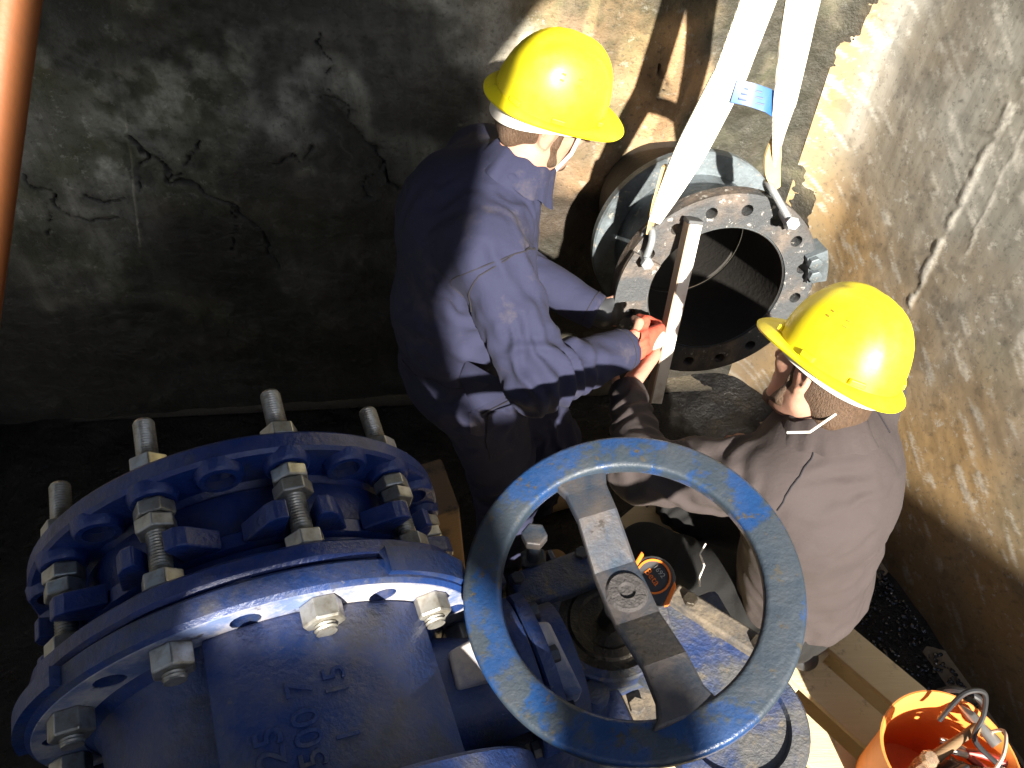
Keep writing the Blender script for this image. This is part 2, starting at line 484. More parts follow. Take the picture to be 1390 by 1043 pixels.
def wall(name, p0, dirv, nrm, length, height, step, fields, material, label, thick=0.25, fine=None):
    p0 = np.array(p0, float); dirv = np.array(dirv, float); nrm = np.array(nrm, float)
    ns = int(length / step) + 1; nz = int(height / step) + 1
    if fine:
        s = np.concatenate([np.arange(0, fine, step), np.linspace(fine, length, 40)]); z = np.concatenate([np.arange(0, 1.95, step), np.linspace(1.95, height, 20)])
        ns, nz = len(s), len(z)
    else:
        s = np.linspace(0, length, ns); z = np.linspace(0, height, nz)
    S, Zc = np.meshgrid(s, z, indexing='ij'); S = S.ravel(); Zc = Zc.ravel()
    q = np.stack([S, Zc, np.zeros_like(S)], 1)
    F = fields(S, Zc, q)
    co = p0[None] + S[:, None] * dirv + np.array([0, 0, 1.0]) * Zc[:, None] + F['height'][:, None] * nrm
    n0 = len(co)
    back = np.array([p0 - nrm * thick, p0 + dirv * length - nrm * thick, p0 + dirv * length - nrm * thick + [0, 0, height], p0 - nrm * thick + [0, 0, height]])
    i = np.arange(ns - 1)[:, None] * nz + np.arange(nz - 1)[None]
    i = i.ravel()
    quads = np.stack([i, i + nz, i + nz + 1, i + 1], 1)
    c00, c10, c11, c01 = 0, (ns - 1) * nz, ns * nz - 1, nz - 1
    extra = [(n0, n0 + 3, n0 + 2, n0 + 1), (c00, n0, n0 + 1, c10), (c01, c11, n0 + 2, n0 + 3), (c00, c01, n0 + 3, n0), (c10, n0 + 1, n0 + 2, c11)]
    me = bpy.data.meshes.new(name)
    me.from_pydata(np.vstack([co, back]).tolist(), [], quads.tolist() + extra)
    for k in ('tan', 'moss', 'pale', 'damp_shade', 'crack'):
        a = me.attributes.new(k, 'FLOAT', 'POINT')
        a.data.foreach_set('value', np.concatenate([np.clip(F[k], 0, 1), np.zeros(4)]).astype(np.float32))
    bm = bmesh.new(); bm.from_mesh(me); bmesh.ops.recalc_face_normals(bm, faces=bm.faces); bm.to_mesh(me); bm.free()
    me.shade_smooth(); me.set_sharp_from_angle(angle=math.radians(60))
    o = link(name, me, material)
    return tag(o, label, 'wall')

def warp(S, Z, q, sc, amp):
    return S + (fbm(q * sc, 3) - 0.5) * amp, Z + (fbm(q * sc + 31.7, 3) - 0.5) * amp

WALLTOP = 3.0
def back_fields(S, Z, q):
    sx, zx = warp(S, Z, q, 14, 0.09)
    fine = fbm(q * 22, 4); mid = fbm(q * 5 + 3, 5); streak = fbm(np.stack([(S + 0.16 * Z) * 13, Z * 0.9, S * 0], 1) + 9, 4)
    h = (mid - 0.5) * 0.035 + (fine - 0.5) * 0.010 + (streak - 0.5) * 0.016
    crack = np.zeros_like(S); halo = np.zeros_like(S)
    for pts, w in (
        ([(2.1343, 1.1525), (2.0835, 1.2037), (2.0290, 1.2916)], 0.003), ([(1.9650, 1.0561), (1.9898, 0.9828), (1.9857, 0.8879), (2.0228, 0.8247)], 0.003), ([(2.1646, 1.2611), (2.2251, 1.1855), (2.2381, 1.1116)], 0.004), ([(2.5225, 1.1217), (2.5847, 1.0244), (2.5948, 0.9330)], 0.003),
        ([(1.4779, 1.1942), (1.5270, 1.1284), (1.5245, 1.0267)], 0.003), ([(1.5908, 1.4069), (1.5983, 1.4828), (1.5661, 1.5678), (1.5713, 1.6496)], 0.002),
        ([(2.2236, 1.2976), (2.1646, 1.2611), (2.1343, 1.1525), (2.0585, 1.0999), (1.9650, 1.0561), (1.9252, 0.9783), (1.8995, 0.8815), (1.8761, 0.7619)], 0.007),
        ([(2.5764, 1.1992), (2.5225, 1.1217), (2.4921, 1.0329), (2.4435, 1.0085), (2.3723, 1.0395)], 0.005),
        ([(2.4083, 1.1227), (2.3724, 1.0688), (2.2772, 1.1056)], 0.005),
        ([(1.8003, 1.2000), (1.7605, 1.2243), (1.7448, 1.1913), (1.6775, 1.2405)], 0.0045),
        ([(1.6498, 1.3815), (1.5908, 1.4069), (1.5410, 1.3806), (1.5108, 1.2878), (1.4779, 1.1942), (1.4535, 1.0664)], 0.005),
        ([(0.6148, 1.4704), (0.5756, 1.4060), (0.5904, 1.3389)], 0.003)):
        d = seg_dist(sx, zx, pts)
        wv = w * (0.05 + 1.15 * fine)
        halo = np.maximum(halo, 1 - sst(d + (fine - 0.5) * 0.05, 0.0, 0.075))
        g = 1 - sst(d, wv * 0.4, wv * 1.7)
        h -= g * 0.014; crack = np.maximum(crack, g)
        h += (1 - sst(d, 0.01, 0.05)) * 0.004
    filr, fill = 0.26, 0.20
    tt = np.clip(fill - S, 0, fill)
    h = h * (1 - 0.8 * tt / fill) + filr - np.sqrt(filr ** 2 - tt ** 2)
    # spalled patch beside the leaning man and others
    def blob(c, rx, rz, soft=0.5, rot=0.0):
        dx, dz = sx - c[0], zx - c[1]
        x = dx * math.cos(rot) + dz * math.sin(rot); y = -dx * math.sin(rot) + dz * math.cos(rot)
        return 1 - sst(np.hypot(x / rx, y / rz), 1 - soft, 1 + soft)
    sp = blob((1.5590, 1.2257), 0.07, 0.22, 0.3, -0.35)
    h -= sp * 0.02
    h -= blob((2.2030, 1.1842), 0.05, 0.07, 0.4) * 0.01
    damp_shade = np.maximum.reduce([0.9 * sp, 0.98 * blob((2.0775, 0.8289), 0.36, 0.30, 0.6), 0.9 * blob((1.5102, 0.9493), 0.16, 0.40, 0.6), 0.9 * blob((1.5637, 1.2392), 0.10, 0.26, 0.5, -0.3), 0.7 * blob((2.6296, 0.9356), 0.2, 0.12, 0.7), 0.55 * halo,
                              0.75 * blob((2.2189, 1.1716), 0.055, 0.05, 0.4), 0.5 * blob((2.1494, 1.2730), 0.03, 0.05)])
    low = 1 - sst(Z + (mid - 0.5) * 0.8 + (streak - 0.5) * 0.4, 0.50, 1.08)  # darker towards the foot: real damp plus painted deep shade
    damp_shade = np.maximum(damp_shade, np.maximum(0.96 * low, 1.0 - sst(Z, 0.06, 0.22)))
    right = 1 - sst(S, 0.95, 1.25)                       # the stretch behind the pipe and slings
    damp_shade = np.maximum(damp_shade, 0.96 * right * (1 - sst(Z + (mid - 0.5) * 0.4, 0.98, 1.20)))  # cast shadow of man and pipe painted in with the dark stain
    damp_shade = np.maximum(damp_shade, 0.5 * right * sst(streak, 0.55, 0.66))
    tan = right * np.clip(0.75 + (mid - 0.5) * 1.6, 0, 1)
    tan = np.maximum(tan, 0.18 * sst(mid, 0.5, 0.7))
    moss = 0.8 * (1 - sst(np.abs(S - 0.30 + (mid - 0.5) * 0.3), 0.16, 0.32)) * sst(Z, 0.6, 1.0)
    tan = tan * (1 - 0.85 * moss)
    moss = np.maximum(moss, 0.8 * sst(fbm(q * 3 + 50, 5), 0.48, 0.60))
    damp_shade = np.maximum(damp_shade, 0.85 * sst(fbm(q * 2.3 + 81, 5), 0.53, 0.64))
    pale = np.maximum.reduce([0.75 * blob((2.2601, 1.5777), 0.07, 0.09), 0.6 * blob((2.0190, 1.6183), 0.10, 0.04), 0.7 * blob((2.3182, 1.1777), 0.04, 0.05),
                              0.5 * blob((1.0860, 1.5468), 0.10, 0.14), 0.5 * blob((1.8867, 1.4965), 0.32, 0.22, 0.7), 0.5 * blob((1.3368, 1.5578), 0.2, 0.16, 0.7), 0.5 * blob((2.1814, 1.4208), 0.1, 0.16, 0.6), 0.6 * (1 - sst(seg_dist(sx, zx, [(1.6436, 1.3571), (1.5772, 1.2268), (1.5224, 1.0415)]), 0.001, 0.006))])
    pale = pale * sst(fine, 0.3, 0.6)
    return dict(height=h, tan=tan, moss=moss, pale=pale, damp_shade=damp_shade, crack=crack)

def right_fields(S, Z, q):
    sx, zx = warp(S, Z, q + 5, 16, 0.05)
    fine = fbm(q * 24 + 2, 4); mid = fbm(q * 4.2 + 8, 5)
    scr = fbm(np.stack([(S - 0.7 * Z) * 5, (S * 0.7 + Z) * 42, S * 0], 1), 4)
    h = (mid - 0.5) * 0.006 + (fine - 0.5) * 0.0008 + (scr - 0.5) * 0.0008
    d1 = seg_dist(S + (fine - 0.5) * 0.022, Z, [(0.5433, 1.6938), (0.5472, 1.4274), (0.5630, 0.9227)])
    d2 = seg_dist(sx, zx, [(0.6101, 1.5816), (0.6196, 1.3611), (0.6400, 1.2016)])
    j = (1 - sst(d1, 0.004, 0.018)) * sst(fine, 0.3, 0.5)
    h += j * 0.002
    h += (1 - sst(d2, 0.001, 0.006)) * 0.001
    filr, fill = 0.26, 0.20
    tt = np.clip(fill - S, 0, fill)
    h = h * (1 - 0.8 * tt / fill) + filr - np.sqrt(filr ** 2 - tt ** 2)
    gouge = sst(fbm(np.stack([S * 30 + Z * 9, Z * 30 - S * 12, S * 0], 1), 3), 0.66, 0.74)
    crack = gouge * 0.22
    low = 1 - sst(Z + (mid - 0.5) * 0.25, 0.0, 0.36)
    damp_shade = np.maximum(0.8 * low, 0.3 * sst(fbm(q * 6 + 70, 4), 0.56, 0.7))
    damp_shade = np.maximum(damp_shade, 0.85 * (1 - sst(S, 0.04, 0.22)) * (1 - sst(Z, 0.7, 1.05)))
    tan = np.clip((1 - sst(Z + 0.25 * (S - 0.8), 0.55, 1.35)) * 1.0 + (mid - 0.5) * 0.9, 0, 1)
    tan = np.maximum(tan, 0.9 * (1 - sst(S, 0.02, 0.12)))
    moss = 0.35 * sst(fbm(q * 3 + 20, 4), 0.5, 0.7)
    pale = np.maximum(j * 0.9, 0.6 * (1 - sst(d2, 0.001, 0.008)))
    pale = np.maximum(pale, 0.55 * sst(scr, 0.60, 0.68) * sst(fine, 0.4, 0.6))
    return dict(height=h, tan=tan, moss=moss, pale=pale, damp_shade=damp_shade, crack=crack)

def plain_fields(S, Z, q):
    mid = fbm(q * 4, 4)
    z0 = np.zeros_like(S)
    return dict(height=(mid - 0.5) * 0.03, tan=z0, moss=0.4 * mid, pale=z0, damp_shade=0.9 * (1 - sst(Z, 0.3, 1.0)), crack=z0)

# the back wall runs from the right-hand corner to the left, the right wall from the corner towards the viewer
bd = Vector((-1, -0.09, 0)).normalized(); bn = Vector((0.09, -1, 0)).normalized()
rd = Vector((0.326, -0.945, 0)).normalized(); rn = Vector((-0.945, -0.326, 0)).normalized()
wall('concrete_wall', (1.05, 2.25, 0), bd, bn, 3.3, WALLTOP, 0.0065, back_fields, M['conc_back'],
     'cracked, water-stained grey concrete wall behind the standing man', fine=2.7)
wall('concrete_wall', (1.05, 2.25, 0), rd, rn, 6.8, WALLTOP, 0.0065, right_fields, M['conc_right'],
     'scratched pale concrete wall on the right, with a mortar joint running up it', fine=2.0)
wall('concrete_wall', (-2.2, 1.98, 0), (0, -1, 0), (1, 0, 0), 6.0, WALLTOP, 0.06, plain_fields, M['conc_plain'],
     'bare concrete wall on the left end of the chamber')
wall('concrete_wall', (-2.2, -4.0, 0), (1, 0, 0), (0, 1, 0), 5.4, WALLTOP, 0.06, plain_fields, M['conc_plain'],
     'bare concrete wall under the viewer at the near end')

# floor with a few ridges of wet silt
n = 150
xs = np.linspace(-2.4, 3.6, n); ys = np.linspace(-4.2, 2.5, n)
X, Y = np.meshgrid(xs, ys, indexing='ij')
q = np.stack([X.ravel() * 4, Y.ravel() * 4, X.ravel() * 0], 1)
Zf = (fbm(q, 4) - 0.5) * 0.06
i = (np.arange(n - 1)[:, None] * n + np.arange(n - 1)[None]).ravel()
me = bpy.data.meshes.new('floor')
me.from_pydata(np.stack([X.ravel(), Y.ravel(), Zf], 1).tolist(), [], np.stack([i, i + n, i + n + 1, i + 1], 1).tolist())
me.shade_smooth()
tag(link('floor', me, M['floor']), kind='structure')

# wet gravel along the foot of the right wall and behind the pallets
rg = random.Random(5); mb = MB()
ico = [(0, 0, 1)] + [(0.894 * math.cos(k * 1.2566), 0.894 * math.sin(k * 1.2566), 0.447) for k in range(5)] + [(0.894 * math.cos(k * 1.2566 + 0.628), 0.894 * math.sin(k * 1.2566 + 0.628), -0.447) for k in range(5)]
icf = [(0, 1 + k, 1 + (k + 1) % 5) for k in range(5)] + [(1 + k, 6 + k, 1 + (k + 1) % 5) for k in range(5)] + [(1 + (k + 1) % 5, 6 + k, 6 + (k + 1) % 5) for k in range(5)]
for k in range(3000):
    a = 0.95 + rg.random() * 2.0; w = rg.random() ** 1.6 * 0.75
    p = Vector((1.05, 2.25, 0)) + rd * a + rn * (0.03 + w)
    r = rg.uniform(0.003, 0.008) * (1.4 if rg.random() < 0.1 else 1)
    Rz = Matrix.Rotation(rg.random() * 6.28, 3, 'Z') @ Matrix.Rotation(rg.uniform(-0.5, 0.5), 3, 'X')
    sc_ = Vector((r * rg.uniform(0.8, 1.4), r, r * rg.uniform(0.5, 0.9)))
    mb.add([p + V(0, 0, 0.012 + r * 0.2) + Rz @ Vector((x * sc_.x, y * sc_.y, z * sc_.z)) for x, y, z in ico], icf)
gr = mb.build('gravel', M['gravel'], smooth=False)
tag(gr, 'wet dark gravel and silt along the foot of the right wall', 'gravel', kind='stuff')

# ground round the chamber, reaching the horizon, and added unseen plates above that shape the sunlight
mb = MB()
G = 220.0; gz = WALLTOP - 0.02
inner = [(-2.45, 2.3), (1.3, 2.45), (3.7, -4.25), (-2.45, -4.25)]
outer = [(-G, G), (G, G), (G, -G), (-G, -G)]
vs = [(x, y, gz) for x, y in inner] + [(x, y, gz) for x, y in outer]
mb.add(vs, [(0, 4, 5, 1), (1, 5, 6, 2), (2, 6, 7, 3), (3, 7, 4, 0)])
tag(mb.build('ground', M['earth'], smooth=False), kind='structure')

I3 = Matrix.Identity(3)
mb = MB()
mb.prism([(-1.5, 2.6), (-1.5, -4.3), (0.78, -4.3), (0.66, -2.60), (0.72, -2.40), (0.70, -2.06), (0.53, -2.02), (0.46, -1.93), (0.40, -1.72), (0.31, -1.35), (0.36, -0.36), (0.47, 0.0), (0.53, 0.1), (0.56, 2.6)], (0, 0, 0), I3, 3.02, 3.05)
mb.prism([(1.63, -4.3), (1.64, -3.12), (2.0, -2.64), (2.25, -3.0), (3.9, -3.4), (3.9, -4.3)], (0, 0, 0), I3, 3.02, 3.05)
shade_plates = mb.build('shade_plates', M['spoke'], smooth=False)  # outlines shaped to cast the shade and sun patches below
tag(shade_plates, kind='structure')
# two added openings: one lets sun onto the post, one onto the valve
cb = MB()
qa, qb = Vector((-1.0293, 1.7558, 1.9625)), Vector((-1.1821, 1.2258, 1.4212))
cw = (qb - qa).cross(SUN).normalized() * 0.030
vs = []
for zz in (2.95, 3.4):
    for p, sg in ((qa, -1), (qa, 1), (qb, 1), (qb, -1)):
        p = p + cw * sg
        vs.append(p + SUN * ((zz - p.z) / SUN.z))
cb.add(vs, [(0, 1, 2, 3), (7, 6, 5, 4), (0, 4, 5, 1), (1, 5, 6, 2), (2, 6, 7, 3), (3, 7, 4, 0)])
cb.prism([(-0.02, -1.73), (0.13, -1.715), (0.24, -1.77), (0.33, -1.86), (0.44, -1.97), (0.50, -2.10), (0.50, -2.28), (0.38, -2.30), (0.36, -2.12), (0.29, -2.03), (0.22, -1.93), (0.12, -1.89), (0.02, -1.865), (-0.03, -1.80)], (0, 0, 0), I3, 2.9, 3.4)
cut(shade_plates, cb)
shade_plates.data.shade_flat()

# ------------------------------------------------------------------ rusty post at the far left
post_a = Vector((-1.0452, 1.7352, 1.9412)); post_b = Vector((-1.2080, 1.1572, 1.3518))
pd = (post_b - post_a).normalized()
post_a -= pd * 0.55
tz = post_b.z / -pd.z
post_b = post_b + pd * (tz - 0.01)
mb = MB(); mb.tube([post_a + (post_b - post_a) * t for t in (0, 0.25, 0.5, 0.75, 1)], 0.055, 20)
ro = mb.build('steel_post', M['rust_post'])
tag(ro, 'smooth rust-orange steel pipe leaning at the far left edge', 'pipe')

# ------------------------------------------------------------------ dismantling joint (local frame x right, s along the pipe, z up)
JC = Vector((-0.4847, 0.6861, 1.3233))
th, el = 0.3643, 0.0854
ja = Vector((-math.sin(th) * math.cos(el), math.cos(th) * math.cos(el), math.sin(el)))
jr = Vector((math.cos(th), math.sin(th), 0))
jz = jr.cross(ja)
JM = Matrix((jr, jz, -ja)).transposed()          # columns: x, z, -a  (right handed); local height is -s
def J(x, s, z): return JC + jr * x + ja * s + jz * z
def Jp(rho, phi, s): return J(rho * math.cos(phi), s, rho * math.sin(phi))
RB = 0.315
PH0 = math.radians(139.6); STEP = math.radians(18)
hole_phi = [PH0 - STEP * k for k in range(20)]

joint = empty('pipe_coupling', J(0, -0.1, -0.36), 'dark blue dismantling joint with long threaded rods, in the shade at lower left', 'pipe coupling')

def holes(mb, s0, s1, r, phis=hole_phi, c=None):
    for ph in phis:
        mb.tube([Jp(RB, ph, s0), Jp(RB, ph, s1)], r, 14)

# far flange
mb = MB()
mb.lathe([(0.24, 0.0), (0.345, 0.0), (0.35, 0.006), (0.35, 0.03), (0.345, 0.036), (0.275, 0.036), (0.262, 0.05), (0.24, 0.05), (0.24, 0.0)], JC, JM, 96)
ff = mb.build('flange', M['blue_joint'], joint)
cb = MB(); holes(cb, 0.03, -0.08, 0.021)
cut(ff, cb)
# boss tube proto round each hole
for ph in hole_phi:
    if math.sin(ph) < -0.55: continue
    mb = MB()
    FM = Matrix((jr * math.cos(ph) + jz * math.sin(ph), (jr * -math.sin(ph) + jz * math.cos(ph)), -ja)).transposed()
    mb.lathe([(0.0215, 0.030), (0.038, 0.030), (0.035, 0.046), (0.031, 0.050), (0.0225, 0.050), (0.0215, 0.030)], Jp(RB, ph, 0), FM, 18)
    mb.build('boss', M['blue_joint'], joint)
# barrel, gland
mb = MB()
mb.lathe([(0.255, 0.045), (0.272, 0.050), (0.276, 0.075), (0.270, 0.115), (0.27, 0.135), (0.24, 0.135), (0.24, 0.045), (0.255, 0.045)], JC, JM, 96)
mb.build('barrel', M['blue_joint'], joint)
mb = MB()
mb.lathe([(0.255, 0.125), (0.288, 0.125), (0.292, 0.129), (0.292, 0.150), (0.286, 0.154), (0.255, 0.154), (0.255, 0.125)], JC, JM, 96)
gl = mb.build('gland_ring', M['blue_joint'], joint)
for k, ph in enumerate(hole_phi):
    if k % 2 or math.sin(ph) < -0.5: continue
    er = jr * math.cos(ph) + jz * math.sin(ph); et = jr * -math.sin(ph) + jz * math.cos(ph)
    FM = Matrix((er, et, -ja)).transposed()
    for sgn in (-1, 1):
        mb = MB()
        mb.prism([(0.285, sgn * 0.022), (0.345, sgn * 0.022), (0.345, sgn * 0.040), (0.335, sgn * 0.052), (0.285, sgn * 0.078)][::sgn], JC, FM, 0.118, 0.150)
        mb.build('lug', M['blue_joint'], gl, bevel=0.003, smooth=False)
mb = MB()
mb.lathe([(0.25, 0.154), (0.283, 0.156), (0.283, 0.19), (0.30, 0.205), (0.25, 0.205), (0.25, 0.154)], JC, JM, 96)
mb.build('spigot', M['blue_joint'], joint)
# near flange of the joint: round with cast thickenings at the bolts
mb = MB()
def scallop(a):
    return 1.0 + 0.012 * max(0, math.cos(10 * (a - PH0))) ** 2
mb.lathe([(0.25, 0.196), (0.345, 0.196), (0.352, 0.202), (0.352, 0.222), (0.346, 0.228), (0.25, 0.228), (0.25, 0.196)], JC, JM, 140, wob=scallop)
nf = mb.build('flange', M['blue_joint'], joint)
cb = MB(); holes(cb, -0.16, -0.27, 0.020, [p for k, p in enumerate(hole_phi) if k % 2])
cut(nf, cb)

# threaded rod with its nuts
def rod_mesh():
    prof = []
    L0, L1 = -0.318, 0.100
    pitch = 0.0048; r0, r1 = 0.0142, 0.0165
    prof.append((0.0, L0)); prof.append((0.0145, L0)); z = L0 + 0.003
    while z < L1 - 0.003:
        prof.append((r0, z)); prof.append((r1, z + pitch / 2)); z += pitch
    prof.append((0.0145, L1)); prof.append((0.0, L1))
    mb = MB()
    mb.lathe(prof, (0, 0, 0), Matrix((Vector((1, 0, 0)), Vector((0, 0, 1)), Vector((0, 1, 0)))).transposed(), 14)
    return mb
for k, ph in enumerate(hole_phi):
    if k % 2 or math.sin(ph) < -0.6: continue
    mb = rod_mesh()
    mb.v = [tuple(Jp(RB, ph, 0) + jr * x + ja * y + jz * z) for x, y, z in mb.v]
    rod = mb.build('threaded_rod', M['zinc'], joint, angle=20)
    for s0, hh, dr in ((0.002, 0.024, 0.2), (-0.076, 0.023, 0.45), (-0.101, 0.023, 0.0), (-0.193, 0.026, 0.3), (-0.306, 0.033, 0.15)):
        nb = MB(); nb.hexa(Jp(RB, ph, s0), ja, 0.052, hh, dr + k * 0.31)
        nb.build('nut', M['zinc'], rod, smooth=False, bevel=0.0015)

# ------------------------------------------------------------------ butterfly valve with gearbox and handwheel
valve = empty('butterfly_valve', J(0.1, -0.38, -0.40), 'blue gear-operated valve with a big handwheel in the foreground', 'valve')
# raised face ring + flange
mb = MB()
mb.lathe([(0.24, 0.232), (0.35, 0.232), (0.357, 0.238), (0.357, 0.266), (0.35, 0.272), (0.285, 0.272), (0.27, 0.285), (0.24, 0.285), (0.24, 0.232)], JC, JM, 140)
vf = mb.build('flange', M['blue_valve'], valve)
cb = MB(); holes(cb, -0.21, -0.30, 0.021, [p for k, p in enumerate(hole_phi) if k % 2])
cut(vf, cb)
mb = MB(); mb.lathe([(0.286, 0.2715), (0.350, 0.2715), (0.349, 0.2735), (0.287, 0.2735), (0.286, 0.2715)], JC, JM, 140)
mf = mb.build('machined_face', M['dusty_face'], vf)
cb = MB(); holes(cb, -0.25, -0.30, 0.021, hole_phi)
cut(mf, cb)
# cast steps on the flange rim
def rim_step(p0, p1, r0, r1, h0, h1):
    mb = MB()
    mb.lathe([(r0, h0), (r1, h0), (r1, h1), (r0, h1), (r0, h0)], JC, JM, 14, math.radians(p0), math.radians(p1))
    mb.build('cast_step', M['blue_valve'], vf, smooth=False, bevel=0.003)
rim_step(128, 168, 0.340, 0.372, 0.236, 0.262)
rim_step(22, 52, 0.340, 0.368, 0.222, 0.262)
# body
mb = MB()
mb.lathe([(0.24, 0.272), (0.275, 0.276), (0.262, 0.30), (0.255, 0.38), (0.262, 0.48), (0.275, 0.51), (0.24, 0.515), (0.24, 0.272)], JC, JM, 96)
bd_ = mb.build('body', M['blue_valve'], valve)
# raised cast panel that carries the lettering
mb = MB()
mb.lathe([(0.25, 0.274), (0.300, 0.274), (0.304, 0.280), (0.304, 0.505), (0.25, 0.51), (0.25, 0.274)], JC, JM, 40, math.radians(34), math.radians(97))
pn = mb.build('cast_panel', M['blue_valve'], valve, bevel=0.006)
# near flange of the valve
mb = MB()
mb.lathe([(0.24, 0.515), (0.35, 0.515), (0.357, 0.521), (0.357, 0.55), (0.35, 0.556), (0.24, 0.556), (0.24, 0.515)], JC, JM, 96)
mb.build('flange', M['blue_valve'], valve)
# disc inside
mb = MB()
mb.lathe([(0.0, 0.37), (0.235, 0.385), (0.238, 0.40), (0.0, 0.415), (0.0, 0.37)], JC, JM, 48)
mb.build('disc', M['cast_grey'], valve)

def text_mesh(body, size, extrude):
    cu = bpy.data.curves.new('t', 'FONT'); cu.body = body; cu.size = size; cu.extrude = extrude; cu.bevel_depth = extrude * 0.25; cu.bevel_resolution = 0
    cu.resolution_u = 3
    ob = bpy.data.objects.new('t', cu); col.objects.link(ob)
    bpy.context.view_layer.update()
    me = bpy.data.meshes.new_from_object(ob.evaluated_get(bpy.context.evaluated_depsgraph_get()))
    bpy.data.objects.remove(ob)
    return me
def wrap_text(body, size, h_start, phi_base, rho):
    """letters run along the pipe (away from the viewer), their tops towards larger phi"""
    me = text_mesh(body, size, 0.0016)
    for v in me.vertices:
        x, y, z = v.co
        v.co = Jp(rho + z, phi_base + y / rho, -(h_start - x))
    me.update()
    o = link('cast_lettering', me, M['blue_valve'], pn)
    return o
wrap_text('25', 0.050, 0.462, math.radians(82.5), 0.3045)
wrap_text('S 500 7', 0.050, 0.515, math.radians(73.5), 0.3045)
wrap_text('1', 0.044, 0.462, math.radians(65), 0.3045)
wrap_text('15', 0.044, 0.402, math.radians(65), 0.3045)

# stem housing: a neck from the body out to the gearbox
WC = Vector((0.182, 0.529, 1.487))
sx_, ss_, sz_ = 0.566, -0.367, 0.0
mb = MB()
NM = frame(jr)
so = J(0, -0.395, -0.005)
mb.lathe([(0.0, 0.24), (0.115, 0.24), (0.10, 0.29), (0.085, 0.33), (0.085, 0.375), (0.0, 0.375)], so, NM, 40)
mb.build('stem_neck', M['blue_valve'], valve)
mb = MB()
mb.lathe([(0.0, 0.375), (0.128, 0.375), (0.132, 0.379), (0.132, 0.398), (0.0, 0.400)], so, NM, 40)
mb.build('mounting_flange', M['blue_valve'], valve)
mb = MB()
mb.lathe([(0.0, 0.402), (0.128, 0.402), (0.132, 0.406), (0.132, 0.425), (0.10, 0.428), (0.10, 0.47), (0.0, 0.47)], so, NM, 40)
gx = mb.build('gearbox_flange', M['blue_valve'], valve)

mb = MB(); mb.prism([(-0.075, -0.03), (0.055, -0.035), (0.085, -0.10), (0.108, -0.10), (0.10, 0.02), (0.02, 0.045), (-0.07, 0.03)], J(0.345, -0.375, 0.0), Matrix((jr, ja, jz)).transposed(), 0.02, 0.108)
mb.build('sun_patch_ledge', M['dusty_face'], valve, bevel=0.006)  # added pale ledge, placed to make a sun patch on the neck
# gearbox housing: rounded block with a round cover, lugs, sector casing
def Wz(u): return u
for k in range(8):
    a = 2 * math.pi * k / 8 + 0.2
    c = so + NM @ Vector((0.113 * math.cos(a), 0.113 * math.sin(a), 0.425))
    nb = MB(); nb.hexa(c, jr, 0.026, 0.014, 0.2 * k); nb.build('bolt', M['spoke'], gx, smooth=False, bevel=0.001)
    c = so + NM @ Vector((0.113 * math.cos(a), 0.113 * math.sin(a), 0.376))
    nb = MB(); nb.hexa(c, -jr, 0.026, 0.014, 0.3 * k); nb.build('nut', M['spoke'], gx, smooth=False, bevel=0.001)
GC = Vector((0.175, 0.565, 1.26))               # centre of the round cover, below the wheel
GM = Matrix.Rotation(th, 3, 'Z')
mb = MB()
mb.box(GC + GM @ Vector((-0.045, 0.0, -0.085)), (0.25, 0.21, 0.15), GM)
gear = mb.build('gearbox', M['blue_dirty'], valve, bevel=0.02, seg=3)
mb = MB()
mb.box(GC + GM @ Vector((-0.06, 0.10, -0.02)), (0.17, 0.075, 0.10), GM)
mb.build('housing_end', M['blue_dirty'], gear, bevel=0.008)
mb = MB()
mb.lathe([(0.0, -0.03), (0.112, -0.03), (0.112, 0.004), (0.108, 0.008), (0.094, 0.008), (0.090, -0.004), (0.0, -0.004)], GC, I3, 48)
cv = mb.build('cover_flange', M['blue_dirty'], gear)
for k in range(4):
    a = math.radians(38 + 90 * k)
    er = Vector((math.cos(a), math.sin(a), 0)); c = GC + er * 0.121
    mb = MB()
    EM = Matrix((er, Vector((-er.y, er.x, 0)), Vector((0, 0, 1)))).transposed()
    poly = [(-0.03, -0.034), (0.0, -0.024)] + [(0.023 * math.cos(t), 0.023 * math.sin(t)) for t in [math.radians(-75 + 15 * i) for i in range(11)]] + [(0.0, 0.024), (-0.03, 0.034)]
    mb.prism(poly, c, EM, -0.026, 0.005)
    lg = mb.build('cover_lug', M['blue_dirty'], cv, smooth=False)
    cb = MB(); cb.tube([c + V(0, 0, -0.05), c + V(0, 0, 0.05)], 0.009, 14)
    cut(lg, cb)
mb = MB()
mb.lathe([(0.0, 0.0), (0.02, 0.002), (0.03, 0.0), (0.05, 0.0), (0.055, 0.004), (0.07, 0.004), (0.075, -0.001), (0.091, -0.001), (0.091, -0.01), (0.0, -0.01)], GC, I3, 48)
mb.build('greasy_cover', M['grease'], gear)
mb = MB(); mb.tube([GC + V(0, 0, -0.01), WC + V(-0.001, 0.0, -0.055)], 0.021, 20)
mb.build('input_shaft', M['grease'], gear)
# worm housing cylinders on the left
for (px, py, L, r) in ((-0.125, -0.075, 0.13, 0.026), (-0.075, -0.105, 0.12, 0.026)):
    c = GC + GM @ Vector((px, py, -0.01))
    mb = MB()
    mb.tube([c + V(0, 0, -0.12), c + V(0, 0, -0.005), c + V(0, 0, 0.006), c + V(0, 0, 0.010)], [r, r, r * 0.8, r * 0.3], 20)
    mb.build('worm_stub', M['blue_dirty'], gear)
